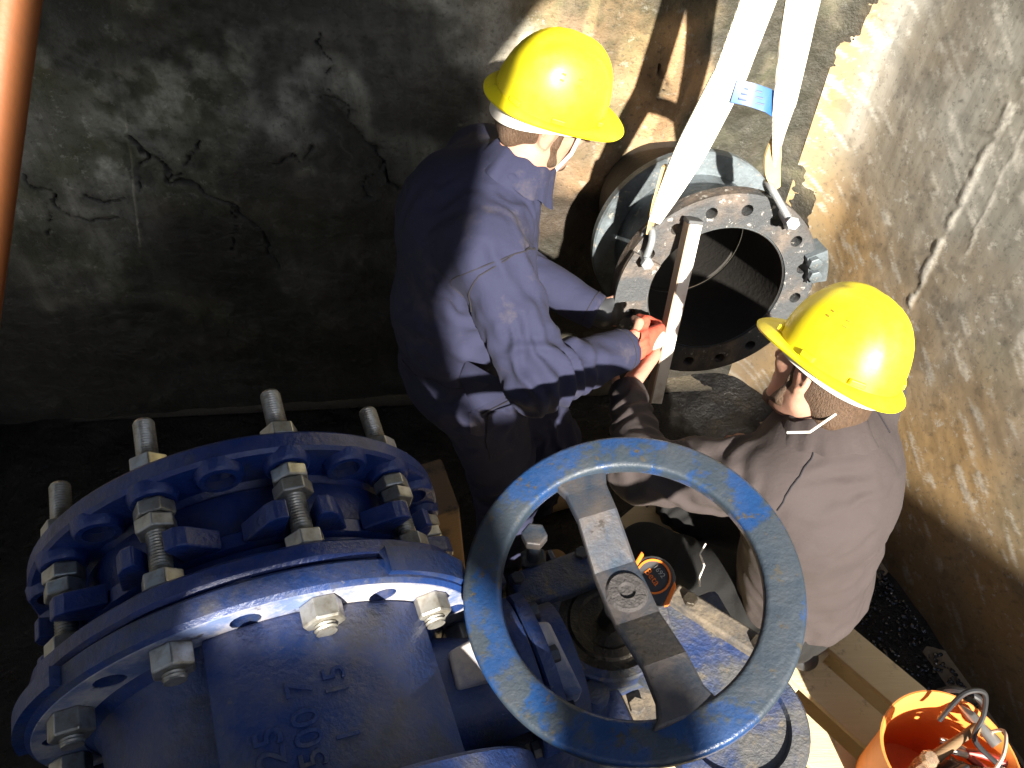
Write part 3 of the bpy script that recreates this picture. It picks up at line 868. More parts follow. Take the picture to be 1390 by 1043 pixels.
# sector casing to the right with a dirty rim
pts = [(0.2594, 0.6215, 1.2678), (0.3185, 0.6355, 1.2535), (0.4874, 0.5116, 1.1756), (0.4381, 0.4099, 1.1686), (0.2746, 0.4099, 1.1686)]
pts2 = [(p[0], p[1]) for p in pts]
mb = MB(); mb.prism(pts2, (0, 0, 0), I3, 1.17, 1.215)
sec = mb.build('sector_casing', M['blue_dirty'], gear, bevel=0.006)
a, b = Vector(pts2[1]).to_3d(), Vector(pts2[2]).to_3d()
d = (b - a).normalized(); nn = Vector((-d.y, d.x, 0))
mb = MB(); mb.prism([tuple((a - d * 0.01 - nn * 0.03).xy), tuple((b - nn * 0.03).xy), tuple((b + nn * 0.012).xy), tuple((a - d * 0.01 + nn * 0.012).xy)], (0, 0, 0), I3, 1.19, 1.235)
rimbar = mb.build('casing_rim', M['dust'], sec, bevel=0.006)
for tt in (0.12, 0.78):
    nb = MB(); nb.hexa(a.lerp(b, tt) + V(0, 0, 1.235) - nn * 0.008, (0, 0, 1), 0.024, 0.012, 0.3)
    nb.build('bolt', M['grease'], rimbar, smooth=False, bevel=0.001)
# dusty lower plate with bolt
lp = [(0.1464, 0.5224, 1.1455), (0.2928, 0.4957, 1.1231), (0.3096, 0.3652, 1.0789), (0.1413, 0.3858, 1.0962)]
mb = MB(); mb.prism([(p[0], p[1]) for p in lp], (0, 0, 0), I3, 1.12, 1.165)
lpo = mb.build('dusty_plate', M['dust'], gear, bevel=0.006)
c = Vector((0.2248, 0.4426, 1.1438)); nb = MB(); nb.hexa((c.x, c.y, 1.165), (0, 0, 1), 0.026, 0.014, 0.2)
nb.build('bolt', M['dust'], lpo, smooth=False, bevel=0.001)
mb = MB(); mb.box(J(0.40, -0.50, -0.14), (0.30, 0.24, 0.16), GM)
mb.build('bracket', M['blue_dirty'], gear, bevel=0.02, seg=3)
# tall set screw with a hex head
c = GC + GM @ Vector((-0.085, 0.155, 0.02))
mb = MB(); mb.tube([c + V(0, 0, -0.10), c + V(0, 0, 0.075)], 0.013, 14)
ss = mb.build('set_screw', M['spoke'], gear)
nb = MB(); nb.hexa(c + V(0, 0, 0.07), (0, 0, 1), 0.042, 0.022, 0.4); nb.build('bolt_head', M['spoke'], ss, smooth=False, bevel=0.002)
nb = MB(); nb.hexa(c + V(0, 0, -0.02), (0, 0, 1), 0.046, 0.022, 0.1); nb.build('lock_nut', M['spoke'], ss, smooth=False, bevel=0.002)
# round foot casing seen under the wheel's right rim
fc = Vector((0.4183, 0.4355, 1.0073))
mb = MB(); mb.lathe([(0.0, -0.05), (0.13, -0.05), (0.135, -0.04), (0.135, 0.0), (0.13, 0.006), (0.10, 0.006), (0.096, -0.006), (0.0, -0.006)], (fc.x, fc.y, 1.10), I3, 48)
mb.build('end_cover', M['blue_dirty'], gear)
mb = MB(); mb.box((fc.x - 0.10, fc.y + 0.10, 1.08), (0.30, 0.22, 0.10), GM)
mb.build('housing_foot', M['blue_dirty'], gear, bevel=0.015)

for (x, y, z, af) in ((0.045, 0.085, 0.0, 0.024), (-0.13, 0.02, -0.008, 0.022), (-0.02, -0.098, -0.008, 0.022), (0.075, -0.085, -0.008, 0.022), (-0.13, 0.12, 0.03, 0.022), (0.0, 0.125, 0.03, 0.022)):
    nb = MB(); nb.hexa(GC + GM @ Vector((x, y, z - 0.003)), (0, 0, 1), af, 0.013, x * 20)
    nb.build('bolt', M['spoke'], gear, smooth=False, bevel=0.001)
# ribs along the housing
for x in (-0.155, -0.10, -0.05):
    mb = MB(); mb.box(GC + GM @ Vector((x, 0.145, -0.03)), (0.012, 0.035, 0.09), GM); mb.build('rib', M['blue_dirty'], gear, bevel=0.003)

# handwheel
wn = Vector((math.sin(4.2) * math.cos(1.42), math.cos(4.2) * math.cos(1.42), math.sin(1.42)))
WM = frame(wn)
hw = MB()
def rsec(w, t, n=5):
    out = []
    r = t * 0.28
    for cx, cy, a0 in ((w / 2 - r, t / 2 - r, 0), (-w / 2 + r, t / 2 - r, 90), (-w / 2 + r, -t / 2 + r, 180), (w / 2 - r, -t / 2 + r, 270)):
        for k in range(n):
            a = math.radians(a0 + 90 * k / (n - 1))
            out.append((cx + r * math.cos(a), cy + r * math.sin(a)))
    return out + out[:1]
hw.lathe([(0.231 + x, y) for x, y in rsec(0.060, 0.030)], WC, WM, 128)
wheel = hw.build('handwheel', M['blue_wheel'], valve)
sa = Vector((0.1463, 0.7078, 1.4969)); sb = Vector((0.2718, 0.3315, 1.4422))
sd = (sb - sa); sd.z = 0; sd.normalize()
sn = sd.cross(Vector((0, 0, 1)))
hub = WC + Vector((0, 0, -0.042))
mb = MB()
for sgn in (-1, 1):
    e = WC + sd * sgn * 0.212 + V(0, 0, -0.004)
    i0 = hub + sd * sgn * 0.045
    vs = []
    for p, w, t in ((hub, 0.038, 0.011), (i0, 0.037, 0.011), (e - sd * sgn * 0.085, 0.035, 0.011), (e - sd * sgn * 0.035, 0.037, 0.011), (e - sd * sgn * 0.012, 0.046, 0.0125), (e, 0.060, 0.013)):
        for a_, b_ in ((-1, -1), (1, -1), (1, 1), (-1, 1)):
            vs.append(p + sn * a_ * w + V(0, 0, b_ * t))
    fs = []
    for i in range(5):
        for k in range(4):
            fs.append((i * 4 + k, i * 4 + (k + 1) % 4, (i + 1) * 4 + (k + 1) % 4, (i + 1) * 4 + k))
    fs.append((20, 21, 22, 23))
    mb.add(vs, fs)
sp = mb.build('spoke', M['spoke'], wheel, smooth=False, bevel=0.005)
mb = MB(); mb.lathe([(0.0, -0.045), (0.032, -0.045), (0.035, -0.01), (0.035, 0.010), (0.030, 0.016), (0.014, 0.017), (0.011, 0.012), (0.0, 0.012)], hub, I3, 32)
mb.build('hub', M['crust'], wheel)

# ------------------------------------------------------------------ grey flanged pipe piece hanging in the slings
SC = Vector((0.571, 1.579, 1.123))
sn_az, sn_el = 3.004, 0.186
sn_ = Vector((math.sin(sn_az) * math.cos(sn_el), math.cos(sn_az) * math.cos(sn_el), math.sin(sn_el)))   # towards the viewer
SM = frame(sn_)
su = SM @ Vector((0, 1, 0)); sr = SM @ Vector((1, 0, 0))
spool = empty('flanged_pipe', SC - V(0, 0, 0.29), 'grey flanged pipe piece hanging from white slings beside the standing man', 'pipe')
mb = MB()
mb.lathe([(0.198, 0.0), (0.282, 0.0), (0.29, -0.006), (0.29, -0.050), (0.284, -0.056), (0.225, -0.056), (0.198, -0.05), (0.198, 0.0)], SC, SM, 96)
spf = mb.build('flange', M['flange_face'], spool)
cb = MB()
for k in range(16):
    a = math.radians(11 + 22.5 * k)
    c = SC + SM @ Vector((0.247 * math.cos(a), 0.247 * math.sin(a), 0))
    cb.tube([c - sn_ * 0.09, c + sn_ * 0.03], 0.0165, 14)
cut(spf, cb)
spf['label'] = 'rust-stained front flange face with bolt holes'
mb = MB()
mb.lathe([(0.195, -0.004), (0.224, -0.036), (0.218, -0.07), (0.218, -0.25), (0.226, -0.285), (0.196, -0.285), (0.195, -0.004)], SC, SM, 72)
mb.build('barrel', M['cast_grey'], spool)
mb = MB()
mb.lathe([(0.1945, -0.006), (0.1945, -0.30), (0.1925, -0.30), (0.1925, -0.006), (0.1945, -0.006)], SC, SM, 72)
mb.build('lining', M['lining'], spool)
mb = MB()
mb.lathe([(0.197, -0.275), (0.285, -0.275), (0.29, -0.281), (0.29, -0.307), (0.284, -0.313), (0.197, -0.313), (0.197, -0.275)], SC, SM, 96)
mb.build('flange', M['cast_grey'], spool)
# added dark stub, keeps the bright wall from showing through the piece
ws = SC - sn_ * 0.318
mb = MB(); mb.lathe([(0.0, -0.30), (0.19, -0.30), (0.198, -0.28), (0.198, 0.0), (0.188, 0.0), (0.188, -0.26), (0.0, -0.26)], ws, SM, 56)
tag(mb.build('added_stub', M['lining']), 'added dark stub blocking the view through the hanging pipe piece', 'pipe')
# thick cast pad at the right of the rim and bare plate at its left
def pad(a0, a1, r0, r1, h0, h1, material, name):
    mb = MB(); mb.lathe([(r0, h0), (r1, h0), (r1, h1), (r0, h1), (r0, h0)], SC, SM, 10, a0, a1)
    return mb.build(name, material, spool, smooth=False, bevel=0.006)
def sang(p):
    q = Vector(p) - SC
    return math.atan2(q.dot(su), q.dot(sr))
aR = sang((0.8498, 1.6459, 1.1875)); aL = sang((0.3527, 1.5962, 1.1719))
pad(aR - 0.20, aR + 0.13, 0.255, 0.312, -0.05, 0.02, M['cast_grey'], 'cast_pad')
pad(aL - 0.30, aL + 0.24, 0.205, 0.294, 0.003, 0.016, M['flange_face'], 'bare_plate')
for t_ in (-0.1, 0.06):
    a = aR + t_
    c = SC + SM @ Vector((0.27 * math.cos(a), 0.27 * math.sin(a), 0.02))
    nb = MB(); nb.hexa(c, sn_, 0.034, 0.018, 0.3 + t_); nb.build('bolt_head', M['cast_grey'], spool, smooth=False, bevel=0.0015)

# shackle through the rim, upper right
def shackle(p_top, p_pin, out, parent_label, name='shackle'):
    p_top, p_pin = Vector(p_top), Vector(p_pin)
    ax = (p_pin - p_top).normalized(); side = ax.cross(out).normalized(); o_ = side.cross(ax).normalized()
    L = (p_pin - p_top).length
    e = empty(name, p_pin, parent_label, 'shackle', 'shackles on the pipe')
    w = 0.030
    pts = [p_pin + o_ * w + ax * 0.012]
    pts += [p_pin + o_ * w - ax * (L - w) * t for t in (0.33, 0.66, 1.0)]
    for k in range(1, 8):
        a = math.pi * k / 8
        pts.append(p_top + ax * w + o_ * w * math.cos(a) - ax * w * math.sin(a))
    pts += [p_pin - o_ * w - ax * (L - w) * t for t in (1.0, 0.66, 0.33, 0.0)] + [p_pin - o_ * w + ax * 0.012]
    mb = MB(); mb.tube(pts, 0.0095, 12); mb.build('bow', M['galv'], e)
    mb = MB(); mb.tube([p_pin - o_ * (w + 0.022), p_pin + o_ * (w + 0.022)], 0.010, 12)
    pin = mb.build('pin', M['galv'], e)
    nb = MB(); nb.hexa(p_pin + o_ * (w + 0.012), o_, 0.030, 0.014); nb.build('pin_head', M['galv'], pin, smooth=False, bevel=0.001)
    return e
sh_top = Vector((0.6585, 1.6758, 1.4149)); sh_pin = Vector((0.7214, 1.5965, 1.3419))
shackle(sh_top, sh_pin, sn_, 'galvanised shackle on the right side of the grey pipe flange')
sl_top = Vector((0.3607, 1.5822, 1.3364)); sl_pin = Vector((0.3455, 1.5688, 1.2664))
shackle(sl_top, sl_pin, sn_, 'shackle at the foot of the broad straight sling')

# ------------------------------------------------------------------ slings
HOOK = Vector((0.585, 1.70, 2.12))
def ribbon(name, pts, width, side, material, parent, thick=0.006, n=24):
    """flat webbing along pts; side(t) gives the direction of its width"""
    vs = []; fs = []
    pts = [Vector(p) for p in pts]
    def at_(t):
        x = t * (len(pts) - 1); i = min(int(x), len(pts) - 2); f = x - i
        return pts[i].lerp(pts[i + 1], f)
    for k in range(n + 1):
        t = k / n; p = at_(t); tan = (at_(min(t + 0.01, 1)) - at_(max(t - 0.01, 0))).normalized()
        w = width(t) if callable(width) else width
        s = side(t); s = (s - tan * s.dot(tan)).normalized(); nr = tan.cross(s).normalized()
        for a, b in ((-1, -1), (-0.9, -1.15), (0.9, -1.15), (1, -1), (1, 1), (0.9, 1.15), (-0.9, 1.15), (-1, 1)):
            vs.append(p + s * a * w / 2 + nr * b * thick / 2)
    for k in range(n):
        for j in range(8):
            j2 = (j + 1) % 8
            fs.append((k * 8 + j, k * 8 + j2, (k + 1) * 8 + j2, (k + 1) * 8 + j))
    fs.append(tuple(range(8))); fs.append(tuple(n * 8 + j for j in reversed(range(8))))
    mb = MB(); mb.add(vs, fs)
    return mb.build(name, material, parent, angle=50)
XAX = Vector((1, 0, 0)); 
s1 = empty('lifting_sling', sl_top, 'broad white webbing sling running straight down to the left rim of the pipe', 'sling', 'white lifting slings')
ribbon('webbing', [HOOK + V(-0.015, 0, 0.02), (0.5026, 1.6777, 1.7103), sl_top + V(0.004, 0, 0.025)], lambda t: 0.082 if t < 0.72 else 0.082 - 0.05 * ((t - 0.72) / 0.28) ** 1.5, lambda t: Vector((1, 0.15, 0.25)), M['webbing'], s1)
ribbon('folded_edge', [(0.3782, 1.6362, 1.4927), (0.3656, 1.6147, 1.4093), (0.3596, 1.5898, 1.3232)], lambda t: 0.03 + 0.014 * t, lambda t: Vector((0.5, 1, 0.2)), M['webbing_tan'], s1, n=10)
s2 = empty('lifting_sling', sh_top, 'white webbing sling twisted edge-on above the shackle, with a blue label', 'sling', 'white lifting slings')
ribbon('webbing', [HOOK + V(0.02, 0, 0.02), (0.6363, 1.7056, 1.7990), (0.6387, 1.6496, 1.6344), (0.6509, 1.6586, 1.5506), (0.6694, 1.6750, 1.4599)], lambda t: 0.080 * (1 - t) ** 0.55 + 0.012, lambda t: Vector((math.cos(t * 1.2), math.sin(t * 1.2) * 0.9, 0.1)), M['webbing'], s2, n=36)
ribbon('eye_loop', [(0.6458, 1.6618, 1.5925), (0.6467, 1.6642, 1.5162), (0.6585, 1.6607, 1.4610), (0.6835, 1.6599, 1.4081)], lambda t: 0.020 + 0.030 * math.sin(math.pi * t), lambda t: Vector((1, 0.5, 0.2)), M['webbing_tan'], s2, n=14)
# blue label sewn to the sling
la, lb = Vector((0.6282, 1.6510, 1.6486)), Vector((0.5137, 1.6607, 1.6764))
def lab_side(t): return Vector((0.18, 0.35 + 0.3 * t, 0.9))
lab = ribbon('label', [lb, lb.lerp(la, 0.35) + V(0, -0.004, 0.005), lb.lerp(la, 0.75) + V(0, -0.002, 0.001), la + V(0, 0, -0.010)], 0.050, lab_side, M['blue_tag'], s2, thick=0.0016, n=10)
for k in range(3):
    off = (k - 1) * 0.012
    pr = [lb.lerp(la, 0.12 + 0.03 * k) + Vector((0.18, 0.45, 0.9)).normalized() * off + V(0, -0.0045, 0.002), lb.lerp(la, 0.66 - 0.06 * k) + Vector((0.18, 0.45, 0.9)).normalized() * off + V(0, -0.0045, 0.004)]
    ribbon('label_print', pr, 0.0045, lab_side, M['tag_print'], lab, thick=0.0010, n=8)
# hook above, out of the picture, that carries both slings
hk = empty('crane_hook', HOOK, 'steel crane hook on a wire rope holding both white slings', 'hook')
pts = [HOOK + V(0.05 * math.cos(a) , 0, 0.05 * math.sin(a) + 0.03) for a in [math.radians(200 + 20 * k) for k in range(12)]] + [HOOK + V(0.0, 0, 0.14)]
mb = MB(); mb.tube(pts, [0.006] + [0.014] * 11 + [0.012], 12); mb.build('hook', M['galv'], hk)
mb = MB(); mb.tube([HOOK + V(0, 0, 0.14), HOOK + V(0, 0, 3.5)], 0.007, 10); mb.build('wire_rope', M['galv'], hk)

# ------------------------------------------------------------------ spirit level bar held against the flange
LA, LB = Vector((0.4612, 1.5687, 1.3708)), Vector((0.3988, 1.3510, 0.9140))
lv = empty('spirit_level', LB, 'aluminium levelling bar held upright against the pipe flange', 'spirit level')
ld = (LA - LB).normalized(); lw = Vector((1, 0.10, 0)); lw = (lw - ld * lw.dot(ld)).normalized(); ln = lw.cross(ld).normalized()
if ln.y > 0: ln = -ln
LMx = Matrix((lw, ln, ld)).transposed()
LL = (LA - LB).length
mid = (LA + LB) / 2
mb = MB(); mb.box(mid + lw * 0.004, (0.033, 0.030, LL), LMx); mb.build('bar', M['alu'], lv, bevel=0.0015)
mb = MB(); mb.box(mid - lw * 0.0150, (0.005, 0.046, LL - 0.004), LMx); mb.build('side_rail', M['alu_side'], lv, bevel=0.001)
mb = MB(); mb.box(LA + ld * 0.004, (0.040, 0.048, 0.010), LMx); mb.build('end_cap', M['tape_grey'], lv, bevel=0.002)

# ------------------------------------------------------------------ pallet stack (boards, bearers, blocks)
pe1 = Vector((0.66, -0.75, 0)).normalized(); pe2 = Vector((0.75, 0.66, 0)).normalized()
pc0 = Vector((0.925, 0.83, 0))                   # a point on the right-hand long edge
PMx = Matrix((pe1, pe2, Vector((0, 0, 1)))).transposed()
def make_pallet(z, label):
    root = empty('pallet', pc0 + pe1 * -0.05 - pe2 * 0.4 + V(0, 0, z), label, 'pallet', 'stacked wooden pallets')
    def bx(name, c, s, jitter=0.0):
        mb = MB(); mb.box(pc0 + PMx @ Vector(c) + V(0, 0, z), s, PMx @ Matrix.Rotation(jitter, 3, 'Z'))
        return mb.build(name, M['wood'], root, smooth=False, bevel=0.002)
    rr = random.Random(int(z * 100) + 3)
    for k in range(6):
        bx('board', (-0.05 + rr.uniform(-0.006, 0.006), -0.05 - 0.141 * k, 0.133), (1.2, 0.098, 0.021), rr.uniform(-0.006, 0.006))
    for x in (-0.58, -0.05, 0.48):
        bx('bearer', (x, -0.40, 0.111), (0.098, 0.80, 0.020))
        for y in (-0.05, -0.40, -0.75):
            bx('block', (x, y, 0.062), (0.098, 0.098, 0.076))
    for y in (-0.05, -0.40, -0.75):
        bx('bottom_board', (-0.05, y, 0.012), (1.2, 0.098, 0.022))
    return root
for k in range(4):
    make_pallet(0.004 + 0.1455 * k, ['pale wooden pallet at the bottom of the stack, on the wet floor', 'wooden pallet second from the floor in the stack', 'wooden pallet just under the top pallet of the stack', 'topmost sunlit wooden pallet, carrying the orange tub and the kneeling man'][k])
DECK = 0.004 + 0.1455 * 3 + 0.1437

# rough timber behind the coupling
mb = MB()
ta, tb = Vector((-0.1729, 1.1221, 0.9046)), Vector((-0.1885, 0.9759, 0.8342))
tdir = (Vector((0.25, 1, 0))).normalized()
TMx = frame((0, 0, 1), tdir)
mb.box(Vector((-0.1981, 1.0373, 0.8596)) + V(0, 0, -0.55), (0.09, 0.16, 1.30), Matrix.Rotation(0.35, 3, 'Z'))
tim = mb.build('timber_post', M['wood_old'], smooth=False, bevel=0.006)
tag(tim, 'dark brown timber prop standing behind the right end of the blue coupling', 'timber')

# ------------------------------------------------------------------ orange tub with tools
TB = Vector((0.922, 0.432, DECK + 0.002))
tub = empty('tool_tub', TB, 'orange rubber tub full of tools on the pallet, bottom right', 'tub')
def tubwob(a):
    return 1 + 0.035 * math.cos(2 * a + 0.6) + 0.014 * math.sin(3 * a)
mb = MB()
nseg = 64
prof = [(0.0, 0.0), (0.100, 0.0), (0.106, 0.006), (0.126, 0.25), (0.136, 0.275), (0.139, 0.282), (0.135, 0.283), (0.129, 0.272), (0.121, 0.245), (0.100, 0.012), (0.0, 0.010)]
vs = []; fs = []
for k in range(nseg):
    a = 2 * math.pi * k / nseg
    for (r, h) in prof:
        wv = (1 + (tubwob(a) - 1) * (h / 0.3))
        hh = h + (0.028 * max(0, math.cos(a - math.radians(215))) ** 2 + 0.018 * math.cos(2 * (a - math.radians(100)))) * (h / 0.3) ** 3
        vs.append(TB + V(r * wv * math.cos(a), r * wv * math.sin(a), hh))
m_ = len(prof)
for k in range(nseg):
    k2 = (k + 1) % nseg
    for i in range(m_ - 1):
        fs.append((k * m_ + i, k2 * m_ + i, k2 * m_ + i + 1, k * m_ + i + 1))
mb.add(vs, fs); mb.build('bowl', M['orange'], tub, angle=60)
for sg in (1,):
    a = math.radians(60)
    c = TB + V(0.136 * math.cos(a), 0.136 * math.sin(a), 0.275)
    tdv = V(-math.sin(a), math.cos(a), 0)
    mb = MB(); mb.tube([c - tdv * 0.045 + V(0, 0, -0.012)] + [c - tdv * 0.04 * math.cos(b) + V(0, 0, 0.045 * math.sin(b)) for b in [math.pi * k / 8 for k in range(9)]] + [c + tdv * 0.045 + V(0, 0, -0.012)], 0.0075, 10)
    mb.build('handle', M['black_plastic'], tub)

def screwdriver(a, b, label, hm, hl=0.10, hr=0.016):
    a, b = Vector(a), Vector(b)     # a: handle end, b: tip
    d = (b - a).normalized()
    e = empty('screwdriver', a, label, 'screwdriver', 'tools in the orange tub')
    mb = MB(); MM = frame(d)
    def flute(t): return 1 + 0.05 * math.cos(8 * t)
    mb.lathe([(0.0, 0.0), (hr * 0.7, 0.002), (hr, 0.012), (hr, hl * 0.3), (hr * 0.72, hl * 0.42), (hr * 0.9, hl * 0.6), (hr * 0.9, hl * 0.92), (hr * 0.5, hl), (0.0, hl)], a, MM, 32, wob=flute)
    mb.build('handle', hm, e)
    mb = MB(); mb.tube([a + d * hl * 0.5, b], 0.004, 8); mb.build('shaft', M['steel'], e)
screwdriver(TB + V(-0.085, -0.02, 0.365), TB + V(-0.04, 0.0, 0.05), 'screwdriver with clear handle standing at the left rim of the orange tub', M['clear'], 0.105, 0.0165)
screwdriver(TB + V(0.055, -0.045, 0.325), TB + V(0.03, 0.03, 0.06), 'screwdriver with clear handle in the middle of the orange tub', M['clear'], 0.09, 0.015)
# bulky contents: a box, a dark tool, cloth, cables
TB = TB + V(0, 0, 0.03)
def rotm(rz, tilt): return Matrix.Rotation(rz, 3, 'Z') @ Matrix.Rotation(tilt, 3, 'X')
# hammer lying across the tub
hm = empty('hammer', TB + V(0.0, 0.02, 0.24), 'hammer with dark wooden handle lying across the orange tub', 'hammer', 'tools in the orange tub')
hx = Vector((math.cos(0.5), math.sin(0.5), 0.12)).normalized(); hc = TB + V(0.0, 0.02, 0.245)
mb = MB(); mb.tube([hc - hx * 0.105, hc - hx * 0.095, hc - hx * 0.03, hc + hx * 0.04, hc + hx * 0.10], [0.010, 0.0145, 0.013, 0.010, 0.011], 12); mb.build('handle', M['wood_old'], hm)
hy = Vector((-hx.y, hx.x, 0)).normalized()
mb = MB(); mb.tube([hc + hx * 0.092 - hy * 0.045, hc + hx * 0.092 - hy * 0.035, hc + hx * 0.092 - hy * 0.012, hc + hx * 0.092 + hy * 0.02, hc + hx * 0.094 + hy * 0.05 - V(0, 0, 0.012)], [0.013, 0.0135, 0.011, 0.012, 0.004], 12); mb.build('head', M['steel'], hm)
# small black case with lid and latch
tc_ = empty('tool_case', TB + V(-0.03, -0.045, 0.15), 'small black plastic case inside the orange tub', 'case', 'tools in the orange tub')
cm = rotm(0.4, 0.5); cc = TB + V(-0.03, -0.045, 0.215)
mb = MB(); mb.box(cc, (0.10, 0.07, 0.07), cm); mb.build('box', M['black_plastic'], tc_, smooth=False, bevel=0.006, seg=3)
mb = MB(); mb.box(cc + cm @ Vector((0, 0, 0.046)), (0.104, 0.074, 0.018), cm); ld_ = mb.build('lid', M['black_plastic'], tc_, smooth=False, bevel=0.006, seg=3)
mb = MB(); mb.box(cc + cm @ Vector((0, -0.037, 0.034)), (0.022, 0.006, 0.022), cm); mb.build('latch', M['steel'], ld_, smooth=False, bevel=0.002)
# pliers with red grips
pl_ = empty('pliers', TB + V(0.055, 0.03, 0.2), 'pliers with dark red grips inside the orange tub', 'pliers', 'tools in the orange tub')
pc_ = TB + V(0.05, 0.02, 0.215); pm = rotm(-0.5, -0.3)
for sg in (-1, 1):
    mb = MB(); mb.tube([pc_ + pm @ Vector(p) for p in ((0.0, 0.0, 0.004 * sg), (0.03, 0.012 * sg, 0.004 * sg), (0.07, 0.020 * sg, 0.004 * sg), (0.11, 0.016 * sg, 0.004 * sg))], [0.007, 0.009, 0.0095, 0.008], 10); mb.build('grip', M['red_plastic'], pl_)
    mb = MB(); mb.tube([pc_ + pm @ Vector(p) for p in ((0.005, 0.004 * sg, 0), (-0.02, 0.009 * sg, 0), (-0.05, 0.004 * sg, 0))], [0.008, 0.008, 0.004], 10); mb.build('jaw', M['steel'], pl_)
# crumpled rag
nr = 22; gx_ = np.linspace(-0.06, 0.06, nr); U_, V_ = np.meshgrid(gx_, gx_, indexing='ij'); qq = np.stack([U_.ravel() * 28, V_.ravel() * 28, U_.ravel() * 0 + 4], 1)
zz_ = (fbm(qq, 3) - 0.5) * 0.09; cr = math.cos(0.8); sr_ = math.sin(0.8)
vv = [(TB.x + 0.03 + x * cr - y * sr_, TB.y - 0.065 + x * sr_ + y * cr, TB.z + 0.235 + z - 3.0 * (x * x + y * y)) for x, y, z in zip(U_.ravel(), V_.ravel(), zz_)]
me = bpy.data.meshes.new('rag'); ii = (np.arange(nr - 1)[:, None] * nr + np.arange(nr - 1)[None]).ravel()
me.from_pydata(vv, [], np.stack([ii, ii + nr, ii + nr + 1, ii + 1], 1).tolist()); me.shade_smooth()
rag = link('rag', me, M['dust']); so_ = rag.modifiers.new('thick', 'SOLIDIFY'); so_.thickness = 0.003
tag(rag, 'crumpled dusty brown rag at the near side of the orange tub', 'rag', 'tools in the orange tub')
def cable(pts, r, material, label):
    mb = MB()
    P_ = [Vector(p) + TB + V(0, 0, 0.03) for p in pts]
    sm = []
    for i in range(len(P_) - 1):
        p0 = P_[max(i - 1, 0)]; p1 = P_[i]; p2 = P_[i + 1]; p3 = P_[min(i + 2, len(P_) - 1)]
        for k in range(8):
            t = k / 8
            sm.append(0.5 * ((2 * p1) + (p2 - p0) * t + (2 * p0 - 5 * p1 + 4 * p2 - p3) * t * t + (3 * p1 - p0 - 3 * p2 + p3) * t ** 3))
    sm.append(P_[-1])
    mb.tube(sm, r, 8)
    return tag(mb.build('cable', material), label, 'cable', 'tools in the orange tub')
cable([(0.09, 0.05, 0.20), (0.10, 0.04, 0.27), (0.07, -0.01, 0.29), (0.04, -0.05, 0.26), (0.02, -0.10, 0.22), (-0.02, -0.11, 0.2)], 0.0035, M['copper'], 'thin pale cable looped inside the orange tub')
cable([(-0.01, 0.07, 0.24), (0.02, 0.10, 0.315), (0.06, 0.10, 0.32), (0.07, 0.07, 0.27), (0.05, 0.03, 0.24), (0.09, -0.02, 0.23)], 0.0055, M['black_plastic'], 'short black hose bent over the back of the orange tub')
cable([(0.10, -0.02, 0.22), (0.06, -0.06, 0.245), (0.0, -0.08, 0.235), (-0.04, -0.10, 0.22)], 0.003, M['white_plastic'], 'white wire lying over the tools in the orange tub')

# ------------------------------------------------------------------ tape measure on the gearbox
TM0 = Vector((0.2520, 0.6156, 1.3255))
tn = (Vector((0, 0, 2.6)) - TM0).normalized().lerp(Vector((0, 0, 1)), 0.35).normalized()
tu = Vector((0.45, 0.85, 0.2)); tu = (tu - tn * tu.dot(tn)).normalized(); tr_ = tu.cross(tn).normalized()
TMM = Matrix((tr_, tu, tn)).transposed()
tape = empty('tape_measure', TM0 - tn * 0.02, 'black and orange tape measure lying behind the handwheel spoke', 'tape measure')
poly = []
for k in range(14):
    a = math.radians(-20 + 220 * k / 13)
    poly.append((0.041 * math.cos(a), 0.041 * math.sin(a)))
poly += [(-0.040, -0.036), (0.030, -0.040), (0.040, -0.032)]
mb = MB(); mb.prism(poly, TM0, TMM, -0.034, 0.0); mb.build('case', M['tape_grey'], tape, bevel=0.005, seg=3)
mb = MB(); mb.lathe([(0.0275, 0.0), (0.031, 0.0), (0.031, 0.003), (0.0275, 0.003), (0.0275, 0.0)], TM0 + TMM @ Vector((0, 0.003, 0)), TMM, 40)
mb.build('ring', M['tape_orange'], tape)
mb = MB(); mb.prism([(0.034, -0.036), (0.0435, -0.030), (0.0435, 0.004), (0.036, 0.012)], TM0, TMM, -0.030, 0.0015)
mb.build('grip', M['tape_orange'], tape, bevel=0.002)
mb = MB(); mb.prism([(-0.0445, -0.02), (-0.036, -0.02), (-0.030, 0.032), (-0.037, 0.036)], TM0, TMM, -0.030, 0.0015)
mb.build('grip', M['tape_orange'], tape, bevel=0.002)
def tape_text(body, size, cx, cy, material):
    me = text_mesh(body, size, 0.0003)
    xs_ = [v.co.x for v in me.vertices]; mx = (min(xs_) + max(xs_)) / 2
    rot = Matrix.Rotation(math.radians(-28), 3, 'Z')
    for v in me.vertices:
        l = rot @ Vector((v.co.x - mx + cx, v.co.y + cy, 0))
        v.co = TM0 + TMM @ Vector((l.x, l.y + 0.003, 0.0012 + v.co.z))
    me.update()
    link('printed_text', me, material, tape)
tape_text('1692', 0.013, 0.0, 0.010, M['grey_print'])
tape_text('Beta', 0.018, 0.0, -0.008, M['tape_orange'])

